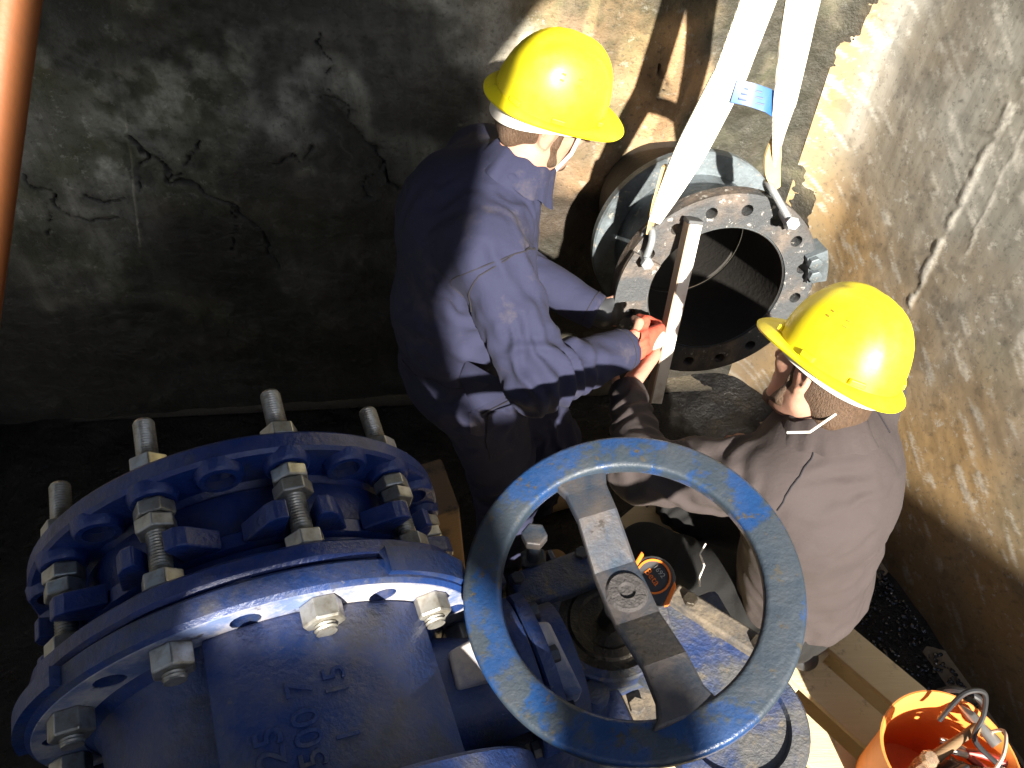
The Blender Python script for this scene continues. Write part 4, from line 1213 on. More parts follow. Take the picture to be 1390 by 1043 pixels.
# ------------------------------------------------------------------ people: signed distance bodies meshed as one surface
class SDF:
    def __init__(self, lo, hi, h):
        self.h = h; self.lo = np.array(lo, float)
        n = np.ceil((np.array(hi, float) - self.lo) / h).astype(int) + 1
        self.n = n
        self.F = np.full(n, 5.0, dtype=np.float32)
        self.ax = [self.lo[i] + h * np.arange(n[i]) for i in range(3)]
    def _sl(self, lo, hi):
        a = np.maximum(0, np.floor((np.array(lo) - self.lo) / self.h).astype(int))
        b = np.minimum(self.n, np.ceil((np.array(hi) - self.lo) / self.h).astype(int) + 1)
        sl = tuple(slice(int(a[i]), int(b[i])) for i in range(3))
        X, Y, Z = np.meshgrid(*[self.ax[i][sl[i]] for i in range(3)], indexing='ij')
        return sl, X, Y, Z
    def _comb(self, sl, d, k, op='u'):
        d = d.astype(np.float32); A = self.F[sl]
        if op == 's':
            d = -d
            h = np.clip(0.5 - 0.5 * (A - d) / k, 0, 1)
            self.F[sl] = A * (1 - h) + d * h + k * h * (1 - h)
        else:
            h = np.clip(0.5 + 0.5 * (A - d) / k, 0, 1)
            self.F[sl] = A * (1 - h) + d * h - k * h * (1 - h)
    def cone(self, p0, r0, p1, r1, k=0.03, op='u'):
        p0 = np.array(p0, float); p1 = np.array(p1, float); R_ = max(r0, r1) + 2 * k + 4 * self.h
        sl, X, Y, Z = self._sl(np.minimum(p0, p1) - R_, np.maximum(p0, p1) + R_)
        v = p1 - p0; L = v @ v + 1e-12
        t = np.clip(((X - p0[0]) * v[0] + (Y - p0[1]) * v[1] + (Z - p0[2]) * v[2]) / L, 0, 1)
        d = np.sqrt((X - p0[0] - t * v[0]) ** 2 + (Y - p0[1] - t * v[1]) ** 2 + (Z - p0[2] - t * v[2]) ** 2) - (r0 + (r1 - r0) * t)
        self._comb(sl, d, k, op); return self
    def ell(self, c, r, Rm=None, k=0.03, op='u'):
        c = np.array(c, float); r = np.array(r, float); R_ = r.max() + 2 * k + 4 * self.h
        sl, X, Y, Z = self._sl(c - R_, c + R_)
        Q = np.stack([X - c[0], Y - c[1], Z - c[2]], -1)
        if Rm is not None: Q = Q @ np.array(Rm)            # columns of Rm are the ellipsoid's axes
        k0 = np.linalg.norm(Q / r, axis=-1) + 1e-9; k1 = np.linalg.norm(Q / (r * r), axis=-1) + 1e-9
        self._comb(sl, k0 * (k0 - 1) / k1, k, op); return self
    def clip(self, p, n, c, rad):
        """keep only the side opposite to n, inside a sphere round c"""
        p = np.array(p, float); n = np.array(n, float); n /= np.linalg.norm(n); c = np.array(c, float)
        sl, X, Y, Z = self._sl(c - rad, c + rad)
        d = ((X - p[0]) * n[0] + (Y - p[1]) * n[1] + (Z - p[2]) * n[2])
        inside = (X - c[0]) ** 2 + (Y - c[1]) ** 2 + (Z - c[2]) ** 2 < rad * rad
        A = self.F[sl]; self.F[sl] = np.where(inside, np.maximum(A, d), A); return self
    def mesh(self):
        F = self.F; nx, ny, nz = self.n
        s = F < 0
        C = [s[a:nx - 1 + a, b:ny - 1 + b, c:nz - 1 + c] for a in (0, 1) for b in (0, 1) for c in (0, 1)]
        cnt = sum(x.astype(np.int8) for x in C)
        act = (cnt > 0) & (cnt < 8)
        I, J_, K = np.nonzero(act)
        idx = np.full(act.shape, -1, dtype=np.int64); idx[I, J_, K] = np.arange(len(I))
        off = [(a, b, c) for a in (0, 1) for b in (0, 1) for c in (0, 1)]
        val = [F[I + a, J_ + b, K + c].astype(np.float64) for a, b, c in off]
        sm = np.zeros((len(I), 3)); ct = np.zeros(len(I))
        for i in range(8):
            for j in range(i + 1, 8):
                df = [off[j][q] - off[i][q] for q in range(3)]
                if sum(abs(x) for x in df) != 1: continue
                vi, vj = val[i], val[j]; cr = (vi < 0) != (vj < 0)
                t = np.where(cr, vi / np.where(cr, vi - vj, 1), 0)
                pos = np.array(off[i], float)[None] + t[:, None] * np.array(df, float)[None]
                sm += pos * cr[:, None]; ct += cr
        v = (np.stack([I, J_, K], 1) + sm / ct[:, None]) * self.h + self.lo
        quads = []
        for ax in range(3):
            sl0 = [slice(None)] * 3; sl1 = [slice(None)] * 3
            sl0[ax] = slice(0, -1); sl1[ax] = slice(1, None)
            a, b = s[tuple(sl0)], s[tuple(sl1)]
            E_ = np.nonzero(a != b)
            e = np.stack(E_, 1); o1, o2 = [q for q in range(3) if q != ax]
            ok = (e[:, o1] > 0) & (e[:, o2] > 0) & (e[:, o1] < self.n[o1] - 1) & (e[:, o2] < self.n[o2] - 1)
            e = e[ok]; flip = a[tuple(e.T)]
            def cell(d1, d2):
                c = e.copy(); c[:, o1] += d1; c[:, o2] += d2
                return idx[tuple(c.T)]
            q = np.stack([cell(-1, -1), cell(0, -1), cell(0, 0), cell(-1, 0)], 1)
            if ax == 1: flip = ~flip
            q = np.where(flip[:, None], q, q[:, ::-1])
            quads.append(q[(q >= 0).all(1)])
        return v, np.vstack(quads)

def vnormals(v, q):
    a = v[q[:, 2]] - v[q[:, 0]]; b = v[q[:, 3]] - v[q[:, 1]]
    n = np.cross(a, b); N = np.zeros_like(v)
    for i in range(4): np.add.at(N, q[:, i], n)
    return N / (np.linalg.norm(N, axis=1)[:, None] + 1e-12)

def relax(v, q, it=2, lam=0.5):
    for _ in range(it):
        S = np.zeros_like(v); c = np.zeros(len(v))
        for i in range(4):
            j = (i + 1) % 4
            np.add.at(S, q[:, i], v[q[:, j]]); np.add.at(c, q[:, i], 1)
            np.add.at(S, q[:, j], v[q[:, i]]); np.add.at(c, q[:, j], 1)
        v = v + lam * (S / np.maximum(c, 1)[:, None] - v)
    return v

def folds(v, N, sets, seed=0.0, gain=1.35):
    """sets: (centre, radius, fold direction, wavelength, depth): soft creases fading out of each centre"""
    D = np.zeros(len(v))
    for i, (c, rad, d, lam, amp) in enumerate(sets):
        c = np.array(c, float); d = np.array(d, float); d /= np.linalg.norm(d)
        q = v - c; r = np.linalg.norm(q, axis=1)
        m = r < rad
        if not m.any(): continue
        qq = q[m]; al = qq @ d
        ref = np.cross(d, N[m]); ref /= (np.linalg.norm(ref, axis=1)[:, None] + 1e-9)
        # crease phase measured across the fold direction in a fixed frame, wavy along it
        a = np.cross(d, [0.3, 0.2, 0.93]); a /= np.linalg.norm(a) + 1e-9; b = np.cross(d, a)
        w1 = fbm(qq * 7 + i * 13.7 + seed, 3) - 0.5
        ph = (qq @ a) / lam + 0.45 * (qq @ b) / lam + 3.4 * w1 + i
        x = np.abs((ph % 1.0) - 0.5) * 2                 # triangle wave
        ridge = x * x * (3 - 2 * x)
        brk = sst(fbm(qq * 5 + 50 + i * 3.1 + seed, 2), 0.30, 0.52)
        D[m] += gain * amp * (ridge ** 1.2 - 0.5) * brk * (1 - r[m] / rad) ** 0.7
    return D

def surf(sdf, name, material, parent, foldsets=(), seed=0.0, coarse=0.0, smooth=2):
    v, q = sdf.mesh()
    v = relax(v, q, smooth)
    N = vnormals(v, q)
    if len(foldsets): v = v + N * folds(v, N, foldsets, seed)[:, None]
    if coarse: v = v + N * ((fbm(v * 9 + seed, 3) - 0.5) * coarse)[:, None]
    if len(foldsets): v = relax(v, q, 1, 0.35)
    me = bpy.data.meshes.new(name); me.from_pydata(v.tolist(), [], q.tolist()); me.shade_smooth()
    o = link(name, me, material, parent)
    return o, v, q

def bvh(v, q): return BVHTree.FromPolygons([tuple(x) for x in v.tolist()], q.tolist())
CAMP = Vector((0, 0, 2.6))
def seam(tree, pts, parent, material=None, r=0.0016, name='seam'):
    out = []
    for a, b in zip(pts[:-1], pts[1:]):
        a, b = Vector(a), Vector(b)
        for k in range(7):
            p = a.lerp(b, k / 7)
            hit = tree.find_nearest(p)
            out.append(hit[0] + hit[1] * r * 0.9)
    mb = MB(); mb.tube(out, r, 6); return mb.build(name, material or M['seam'], parent)

def head_frame(fwd, up):
    f = Vector(fwd).normalized(); u = Vector(up); u = (u - f * u.dot(f)).normalized(); l = u.cross(f)
    return f, u, l                                        # forward, up, left

def head_sdf(s, HC, fr, neck, k=0.02):
    f, u, l = fr; Rm = np.array([list(f), list(l), list(u)]).T
    H = lambda a, b, c: HC + f * a + l * b + u * c
    s.ell(HC + u * 0.02, (0.098, 0.077, 0.105), Rm, 0.02)
    s.ell(H(0.025, 0, -0.055), (0.068, 0.062, 0.068), Rm, 0.03)      # lower face
    s.cone(H(0.062, 0, -0.098), 0.024, H(0.03, 0, -0.09), 0.036, 0.03)   # chin
    for sg in (-1, 1):
        s.cone(H(0.058, sg * 0.022, -0.10), 0.018, H(-0.015, sg * 0.058, -0.062), 0.020, 0.025)  # jaw line
        s.ell(H(0.066, sg * 0.038, -0.022), (0.022, 0.024, 0.016), Rm, 0.02)   # cheekbone
        s.ell(H(0.092, sg * 0.031, 0.004), (0.015, 0.017, 0.010), Rm, 0.012, 's')    # eye socket
        s.ell(H(0.080, sg * 0.031, 0.003), (0.013, 0.013, 0.011), Rm, 0.004)   # eye
        # ear: plate, rim, lobe
        s.ell(H(-0.012, sg * 0.078, -0.008), (0.020, 0.008, 0.031), Rm, 0.006)
        s.cone(H(-0.002, sg * 0.083, 0.018), 0.005, H(-0.027, sg * 0.088, 0.014), 0.005, 0.004)
        s.cone(H(-0.027, sg * 0.088, 0.014), 0.005, H(-0.026, sg * 0.087, -0.018), 0.005, 0.004)
        s.cone(H(-0.020, sg * 0.084, -0.028), 0.006, H(-0.008, sg * 0.081, -0.036), 0.007, 0.004)
        s.ell(H(-0.010, sg * 0.088, -0.004), (0.009, 0.006, 0.013), Rm, 0.004, 's')
    s.cone(H(0.094, 0, 0.006), 0.009, H(0.117, 0, -0.034), 0.013, 0.012)    # nose
    s.cone(H(0.085, -0.020, -0.066), 0.007, H(0.085, 0.020, -0.066), 0.007, 0.012)  # lips
    s.ell(H(0.100, 0, -0.0655), (0.012, 0.024, 0.0022), Rm, 0.003, 's')
    s.cone(H(-0.028, 0, -0.05), 0.058, neck, 0.062, 0.035)

def helmet(parent, HC, fr, label, band=0.040):
    """yellow shell with peak, rear brim, gutter, slots; white harness"""
    f, u, l = fr
    e = None
    HB = HC + u * 0.038 - f * 0.005                      # centre of the rim plane
    W = lambda a, b, c: HB + f * a + l * b + u * c
    NA, NH = 72, 14
    ax_, by_, hz = 0.128, 0.106, 0.142
    def dome(a, t, off=0.0):
        c_ = math.cos(t * math.pi / 2); s_ = math.sin(t * math.pi / 2)
        rr = c_ ** 0.80; zz = s_ ** 1.05
        x = (ax_ + off) * rr * math.cos(a); y = (by_ + off) * rr * math.sin(a)
        ridge = (0.006 * math.exp(-(y / 0.020) ** 4) + 0.003 * math.exp(-((abs(y) - 0.045) / 0.008) ** 2)) * sst(np.array(s_), 0.25, 0.6).item()
        return W(x, y, (hz + off) * zz + ridge - 0.004)
    vs = []; fs = []
    rings = []
    def brim(a):
        fr_ = max(0, math.cos(a)) ** 2.2; bk = max(0, -math.cos(a)) ** 2
        return 0.012 + 0.046 * fr_ + 0.009 * bk, -0.010 - 0.012 * fr_ - 0.012 * bk
    # inner brim lip -> outer brim -> top side -> dome
    for kind in ('in', 'lip0', 'lip1', 'top', 'gut'):
        r = []
        for i in range(NA):
            a = 2 * math.pi * i / NA; w, dz = brim(a); ca, sa_ = math.cos(a), math.sin(a)
            if kind == 'in': p = W((ax_ - 0.004) * ca, (by_ - 0.004) * sa_, -0.010)
            elif kind == 'lip0': p = W((ax_ + w) * ca, (by_ + w) * sa_, dz - 0.004)
            elif kind == 'lip1': p = W((ax_ + w + 0.0015) * ca, (by_ + w + 0.0015) * sa_, dz)
            elif kind == 'top': p = W((ax_ + w - 0.003) * ca, (by_ + w - 0.003) * sa_, dz + 0.0035)
            else: p = W((ax_ + 0.003) * ca, (by_ + 0.003) * sa_, -0.004)
            r.append(p)
        rings.append(r)
    for j in range(NH):
        t = (j / NH) ** 0.9
        rings.append([dome(2 * math.pi * i / NA, t) for i in range(NA)])
    mb = MB()
    base = 0
    for r in rings: vs += r
    for j in range(len(rings) - 1):
        for i in range(NA):
            i2 = (i + 1) % NA
            fs.append((j * NA + i, j * NA + i2, (j + 1) * NA + i2, (j + 1) * NA + i))
    top = len(vs); vs.append(W(0, 0, hz - 0.004 + 0.004)); j = len(rings) - 1
    for i in range(NA): fs.append((j * NA + i, j * NA + (i + 1) % NA, top))
    # inner surface
    n0 = len(vs); inner = []
    for j in range(8):
        t = j / 8
        inner.append([dome(2 * math.pi * i / NA, t, -0.004) for i in range(NA)])
    for r in inner: vs += r
    for i in range(NA):
        i2 = (i + 1) % NA
        fs.append((i2, i, n0 + i, n0 + i2))
        for j in range(7):
            fs.append((n0 + j * NA + i2, n0 + j * NA + i, n0 + (j + 1) * NA + i, n0 + (j + 1) * NA + i2))
    tp = len(vs); vs.append(W(0, 0, hz - 0.009))
    for i in range(NA): fs.append((n0 + 7 * NA + (i + 1) % NA, n0 + 7 * NA + i, tp))
    mb.add(vs, fs)
    h = mb.build('helmet', M['yellow'], parent, angle=50)
    h['label'] = label
    # side slots with clips, vent slots
    for sg in (-1, 1):
        a = math.radians(92) * sg
        for (da, t, sx2, sz2) in ((0.26, 0.42, 0.016, 0.0035), (0.26, 0.48, 0.016, 0.0035), (-0.12, 0.42, 0.016, 0.0035), (-0.12, 0.48, 0.016, 0.0035)):
            p = dome(a + da * sg, t); o_ = (p - W(0, 0, 0.0)).normalized()
            tx = u.cross(o_).normalized(); tz_ = o_.cross(tx)
            mb = MB(); mb.box(p, (sx2 * 0.55, sz2, 0.0014), Matrix((tx, tz_, o_)).transposed())
            mb.build('vent_slot', M['slot'], h, smooth=False)
        for da in (-0.95, 0.05, 0.85):
            aa = a + da * sg; p = dome(aa, 0.045, 0.002); o_ = (p - W(0, 0, 0.0)).normalized(); tx = u.cross(o_).normalized(); tz_ = o_.cross(tx)
            mb = MB(); mb.box(p, (0.030, 0.011, 0.010), Matrix((tx, tz_, o_)).transposed())
            mb.build('accessory_slot', M['yellow'], h, smooth=False, bevel=0.002)
    # harness band seen below the rim at the back and sides, chin strap
    vs = []; fs = []
    NB = 40
    for i in range(NB + 1):
        a = math.radians(62) + math.radians(236) * i / NB
        dip = band * max(0, -math.cos(a)) ** 1.2 - 0.028
        for rr, z in ((0.0, -0.006), (0.0, -0.056 - dip), (-0.003, -0.056 - dip), (-0.003, -0.006)):
            vs.append(W((0.121 + rr) * math.cos(a), (0.101 + rr) * math.sin(a), z))
    for i in range(NB):
        for j in range(4):
            j2 = (j + 1) % 4
            fs.append((i * 4 + j, i * 4 + j2, (i + 1) * 4 + j2, (i + 1) * 4 + j))
    fs.append((0, 1, 2, 3)); fs.append((NB * 4 + 3, NB * 4 + 2, NB * 4 + 1, NB * 4))
    mb = MB(); mb.add(vs, fs); mb.build('harness', M['white_plastic'], h)
    return h, W

def hair_sdf(s, HC, fr, sides=True, beard=True):
    f, u, l = fr; Rm = np.array([list(f), list(l), list(u)]).T
    H = lambda a, b, c: HC + f * a + l * b + u * c
    s.ell(H(-0.030, 0, 0.0), (0.080, 0.082, 0.095), Rm, 0.01)
    s.cone(H(-0.070, -0.03, -0.055), 0.030, H(-0.070, 0.03, -0.055), 0.030, 0.02)
    for sg in (-1, 1):
        s.cone(H(0.020, sg * 0.070, 0.03), 0.012, H(0.016, sg * 0.066, -0.03), 0.011, 0.008)
        if beard:
            s.cone(H(0.016, sg * 0.066, -0.03), 0.011, H(0.020, sg * 0.058, -0.075), 0.016, 0.01)
            s.cone(H(0.020, sg * 0.058, -0.075), 0.016, H(0.072, sg * 0.015, -0.108), 0.020, 0.015)
    s.ell(H(-0.004, 0.088, -0.008), (0.030, 0.02, 0.04), Rm, 0.004, 's')
    s.ell(H(-0.004, -0.088, -0.008), (0.030, 0.02, 0.04), Rm, 0.004, 's')

def hand(s, wrist, mid, normal, span, curl, thumb_side, r=0.0105, k=0.008):
    """palm from wrist to mid (knuckles); normal = direction the palm faces; fingers curl towards it"""
    wrist, mid = Vector(wrist), Vector(mid); n = Vector(normal).normalized()
    d = (mid - wrist).normalized(); n = (n - d * n.dot(d)).normalized(); side = d.cross(n).normalized() * thumb_side
    for i in range(4):
        o_ = side * (0.030 - 0.020 * i)
        s.cone(wrist + o_ * 0.62, 0.017, mid + o_, 0.0145, k * 1.6)
        L = (0.040, 0.045, 0.042, 0.033)[i]
        p = mid + o_; dirv = d
        for j, seg in enumerate((L, L * 0.72, L * 0.55)):
            ang = curl[j]
            dirv = (dirv * math.cos(ang) + n * math.sin(ang)).normalized()
            nn = (n - dirv * n.dot(dirv))
            p2 = p + dirv * seg
            s.cone(p, r * (1 - 0.07 * j), p2, r * (0.95 - 0.09 * j), 0.004)
            n = (n * math.cos(ang) - (dirv * 0) ) if False else n
            p = p2
            # rotate the curling direction along
            n_i = nn.normalized() if nn.length > 1e-4 else -d
            n = n_i
        n = Vector(normal).normalized(); n = (n - d * n.dot(d)).normalized()
    b = wrist + d * 0.028 + side * 0.030; t1 = b + side * 0.028 + d * 0.028 + n * 0.012; t2 = t1 + d * 0.022 + n * 0.026 - side * 0.004
    s.cone(wrist + d * 0.015 + side * 0.012, 0.019, b, 0.016, k * 1.6); s.cone(b, 0.015, t1, 0.0125, 0.006); s.cone(t1, 0.0125, t2, 0.0105, 0.004)

def collar(parent, N, HC, F, material, rise=0.034):
    """turned-down shirt collar: stands up round the neck, folds over and flares, open at the throat"""
    cn = (HC - N).normalized(); fx = (F - cn * F.dot(cn)).normalized(); fy = cn.cross(fx)
    CMx = Matrix((fx, fy, cn)).transposed()
    vs = []; fs = []; n = 56; a0, a1 = math.radians(28), math.radians(332)
    prof = [(0.071, -0.012), (0.068, rise), (0.072, rise + 0.006), (0.078, rise + 0.002), (0.092, -0.004), (0.102, -0.022), (0.103, -0.025), (0.099, -0.025), (0.088, -0.010), (0.076, rise - 0.008), (0.074, -0.012)]
    m = len(prof)
    for k in range(n + 1):
        t = k / n; a = a0 + (a1 - a0) * t
        e = abs(2 * t - 1) ** 6
        for (r, z) in prof:
            fl = max(0, r - 0.078) / 0.034
            rr = r + fl * (0.012 * e + 0.005 * math.sin(7 * a) + 0.004 * math.sin(17 * a + 1)); zz = z - fl * 0.03 * e + 0.003 * math.sin(9 * a)
            vs.append(N + CMx @ Vector((rr * math.cos(a), rr * math.sin(a) * 0.98, zz)))
    for k in range(n):
        for i in range(m):
            i2 = (i + 1) % m
            fs.append((k * m + i, k * m + i2, (k + 1) * m + i2, (k + 1) * m + i))
    fs.append(tuple(range(m))); fs.append(tuple(reversed([n * m + i for i in range(m)])))
    mb = MB(); mb.add(vs, fs); return mb.build('collar', material, parent, angle=70)

# ---------------------------------------------------------------- standing man in navy coveralls
F1 = Vector((0.95, 0.30, 0)); L1 = Vector((-0.30, 0.95, 0))
R1 = np.array([list(F1), list(L1), [0, 0, 1]]).T
man = empty('person', (0.0, 1.40, 0.0), 'man standing in navy coveralls and yellow helmet, holding a levelling bar', 'person', 'workmen in the chamber')
N1 = Vector((0.015, 1.50, 1.575)); HC1 = Vector((0.0780, 1.5450, 1.6903))
fr1 = head_frame((0.90, 0.16, -0.34), (0.36, 0.03, 0.93))
RS, LS = Vector((-0.055, 1.325, 1.490)), Vector((-0.075, 1.69, 1.46))
RE, LE = Vector((0.0552, 1.1268, 1.2741)), Vector((-0.07, 1.70, 1.16))
RW_, LW_ = Vector((0.2832, 1.2892, 1.2015)), Vector((0.2396, 1.5221, 1.0967))
hipR, kneeR, ankR = Vector((-0.09, 1.37, 0.92)), Vector((-0.015, 1.30, 0.52)), Vector((-0.05, 1.25, 0.11))
hipL, kneeL, ankL = Vector((-0.06, 1.55, 0.92)), Vector((0.115, 1.47, 0.57)), Vector((0.085, 1.53, 0.11))
RK = Vector((0.3834, 1.4071, 1.1112))      # knuckles of the right hand, on the bar
LK = Vector((0.2943, 1.5387, 1.0976))
s = SDF((-0.45, 1.0, -0.02), (0.62, 1.95, 1.95), 0.006)
s.ell((-0.09, 1.50, 1.36), (0.115, 0.17, 0.21), R1); s.ell((-0.10, 1.47, 1.12), (0.115, 0.145, 0.20), R1); s.ell((-0.10, 1.46, 0.95), (0.12, 0.16, 0.12), R1)
for a, b, c in ((RS, RE, RW_), (LS, LE, LW_)):
    s.cone(a, 0.058, b, 0.045, 0.03); s.cone(b, 0.045, c, 0.031, 0.02); s.cone(a, 0.06, N1 + V(-0.03, 0, -0.03), 0.06, 0.04)
for a, b, c in ((hipR, kneeR, ankR), (hipL, kneeL, ankL)):
    s.cone(a, 0.085, b, 0.058, 0.04); s.cone(b, 0.056, c, 0.04, 0.02)
head_sdf(s, HC1, fr1, N1)
hand(s, RW_, RK, ln * -1, 0.02, (0.5, 0.9, 0.8), 1, 0.0085)
hand(s, LW_, LK, -sn_, 0.02, (0.25, 0.3, 0.3), -1, 0.0085)
surf(s, 'body', M['skin'], man)
s = SDF(HC1 - V(0.16, 0.16, 0.18), HC1 + V(0.16, 0.16, 0.16), 0.004)
hair_sdf(s, HC1, fr1); surf(s, 'hair', M['hair'], man, coarse=0.010, seed=3)
hel1, W1 = helmet(man, HC1, fr1, 'yellow safety helmet with white harness band')
# chin strap
f_, u_, l_ = fr1
mb = MB(); mb.tube([HC1 + f_ * 0.055 - l_ * 0.086 + u_ * 0.03, HC1 + f_ * 0.06 - l_ * 0.075 - u_ * 0.04, HC1 + f_ * 0.05 - l_ * 0.045 - u_ * 0.125], 0.0045, 8)
mb.build('chin_strap', M['white_plastic'], man)

s = SDF((-0.50, 0.98, 0.05), (0.42, 1.98, 1.70), 0.007)
s.ell((-0.115, 1.50, 1.37), (0.170, 0.215, 0.225), R1, 0.05); s.ell((-0.140, 1.47, 1.14), (0.185, 0.195, 0.24), R1, 0.05); s.ell((-0.135, 1.46, 0.94), (0.185, 0.205, 0.16), R1, 0.05)
s.cone(N1 + V(-0.035, 0, -0.045), 0.085, (-0.09, 1.50, 1.38), 0.14, 0.05)
for a, b, c in ((RS, RE, RW_), (LS, LE, LW_)):
    s.cone(a, 0.092, b, 0.074, 0.045); s.cone(b, 0.074, c, 0.052, 0.03); s.cone(a, 0.085, N1 + V(-0.06, 0, -0.06), 0.085, 0.05)
for a, b, c in ((hipR, kneeR, ankR), (hipL, kneeL, ankL)):
    s.cone(a, 0.125, b, 0.098, 0.05); s.cone(b, 0.098, c, 0.082, 0.03)
for b, c in ((RE, RW_), (LE, LW_)):
    d = (c - b).normalized(); s.clip(c + d * 0.002, d, c, 0.10)
# collar: band round the neck, open at the front
cn = (HC1 - N1).normalized()
CM = frame(cn, F1)
for k in range(22):
    a = 2 * math.pi * k / 22; a2 = 2 * math.pi * (k + 1) / 22
    q0 = N1 + CM @ Vector((0.078 * math.cos(a), 0.078 * math.sin(a), 0.0)); q1 = N1 + CM @ Vector((0.078 * math.cos(a2), 0.078 * math.sin(a2), 0.0))
    for z0 in (-0.02, -0.005):
        s.cone(q0 + cn * z0, 0.0095, q1 + cn * z0, 0.0095, 0.006)
FS = [(RE, 0.19, RE - RS, 0.045, 0.018), (RE.lerp(RW_, 0.4), 0.16, (RW_ - RE).cross(V(0, 0, 1)) + (RW_ - RE) * 0.8, 0.075, 0.018), (RE.lerp(RS, 0.45), 0.17, V(0.8, -0.2, -0.35), 0.085, 0.013),
      (RS, 0.20, V(0.5, -0.3, -0.8), 0.11, 0.010), (V(-0.13, 1.33, 1.20), 0.20, V(0.4, 0, -1), 0.12, 0.014), (V(-0.2, 1.35, 1.0), 0.24, V(1, -0.2, -0.5), 0.11, 0.012),
      (V(-0.20, 1.5, 1.35), 0.25, V(0.2, 0.5, -0.8), 0.13, 0.010), (V(0, 1.35, 0.95), 0.24, V(1, 0.3, -0.35), 0.06, 0.020), (kneeR, 0.22, V(0.3, 1, 0.2), 0.06, 0.018),
      (kneeL, 0.22, V(0.3, -1, 0.3), 0.055, 0.020), (N1 + V(-0.02, -0.1, -0.08), 0.14, V(0.8, -0.5, -0.4), 0.045, 0.012), (ankR, 0.2, V(1, 0.4, 0.1), 0.05, 0.014), (ankL, 0.2, V(1, 0.4, 0.1), 0.05, 0.014),
      (LE, 0.2, V(0.2, 0.3, 1), 0.06, 0.014)]
cov, v, q = surf(s, 'coveralls', M['navy'], man, FS, 1.0, 0.012)
tr = bvh(v, q)
seam(tr, [(-0.1389, 1.2073, 1.3939), (-0.0701, 1.2161, 1.5057), (0.0078, 1.2519, 1.5357), (0.0921, 1.3169, 1.5119)], cov)
seam(tr, [(-0.0836, 1.1367, 1.1388), (0.0087, 1.1524, 1.2172), (-0.1031, 1.0832, 0.9634)], cov)
seam(tr, [(-0.0094, 1.1981, 1.0598), (-0.0707, 1.0737, 0.7596)], cov)
collar(man, N1, HC1, F1, M['navy'])
def ring_seam(tree, c, axis, rad, parent, n=26):
    Mx = frame(axis); pts = [Vector(c) + Mx @ Vector((rad * math.cos(2 * math.pi * k / n), rad * math.sin(2 * math.pi * k / n), 0)) for k in range(n + 1)]
    out = []
    for p in pts:
        h_ = tree.find_nearest(p); out.append(h_[0] + h_[1] * 0.001)
    mb = MB(); mb.tube(out, 0.0013, 6); return mb.build('seam', M['seam'], parent)
for b_, c_ in ((RE, RW_), (LE, LW_)):
    d_ = (c_ - b_).normalized(); ring_seam(tr, c_ - d_ * 0.022, d_, 0.055, cov)
ring_seam(tr, V(-0.115, 1.465, 1.06), V(0, 0, 1), 0.19, cov, 40)
ring_seam(tr, RS.lerp(RE, 0.12), RE - RS, 0.10, cov)
# hip pocket flap and breast pocket
def patch(tree, corners, parent, name, material, lift=0.004, n=8):
    c0, c1, c2, c3 = [Vector(c) for c in corners]; vs = []; fs = []
    for i in range(n + 1):
        for j in range(n + 1):
            u, w = i / n, j / n
            p = c0.lerp(c1, u).lerp(c3.lerp(c2, u), w); h_ = tree.find_nearest(p); vs.append(h_[0] + h_[1] * lift)
    for i in range(n + 1):
        for j in range(n + 1):
            vs.append(Vector(vs[i * (n + 1) + j]) - tree.find_nearest(vs[i * (n + 1) + j])[1] * (lift + 0.003))
    o_ = (n + 1) ** 2
    for i in range(n):
        for j in range(n):
            k = i * (n + 1) + j; f = (k, k + 1, k + n + 2, k + n + 1)
            fs.append(f); fs.append(tuple(o_ + x for x in reversed(f)))
    edge = [(i * (n + 1), (i + 1) * (n + 1)) for i in range(n)] + [(n * (n + 1) + j, n * (n + 1) + j + 1) for j in range(n)] + [((i + 1) * (n + 1) + n, i * (n + 1) + n) for i in range(n)] + [(j + 1, j) for j in range(n)]
    for a, b in edge: fs.append((a, b, o_ + b, o_ + a))
    mb = MB(); mb.add(vs, fs); return mb.build(name, material, parent, angle=60)
patch(tr, [(-0.1127, 1.1428, 1.1309), (-0.0088, 1.1468, 1.1603), (-0.0360, 1.0943, 0.9466), (-0.1269, 1.0943, 0.9466)], cov, 'pocket', M['navy'])
# boots
for ank, toe in ((ankR, Vector((0.16, 1.30, 0.045))), (ankL, Vector((0.30, 1.60, 0.045)))):
    s = SDF(np.minimum(ank, toe) - [0.2, 0.2, 0.14], np.maximum(ank, toe) + [0.15, 0.15, 0.12], 0.008)
    s.cone(ank + V(0, 0, 0.03), 0.056, ank + V(-0.02, 0, -0.06), 0.046, 0.02); s.cone(ank + V(-0.01, 0, -0.06), 0.046, toe, 0.044, 0.03)
    s.clip((0, 0, 0.004), (0, 0, -1), ank, 0.5)
    surf(s, 'boot', M['boot'], man)
# gloves
s = SDF(RW_ - V(0.10, 0.10, 0.10), RK + V(0.14, 0.14, 0.12), 0.0032)
fd = (RW_ - RE).normalized()
s.cone(RW_ - fd * 0.03, 0.044, RW_ + fd * 0.03, 0.038, 0.01)
hand(s, RW_ + fd * 0.02, RK, ln * -1, 0.02, (0.55, 1.0, 0.9), 1, 0.0118, 0.010)
surf(s, 'glove', M['glove_red'], man, [(RW_, 0.1, fd, 0.02, 0.004)], 2.0)[0]['label'] = 'red work glove gripping the bar'
s = SDF(RK - V(0.09, 0.09, 0.09), RK + V(0.12, 0.12, 0.09), 0.0032)
bk_ = (RK - RW_).normalized()
s.ell(RK - bk_ * 0.006 - (ln * -1) * 0.010, (0.040, 0.034, 0.020), np.array([list(bk_), list(bk_.cross(ln).normalized()), list(bk_.cross(ln).cross(bk_).normalized())]).T, 0.006)
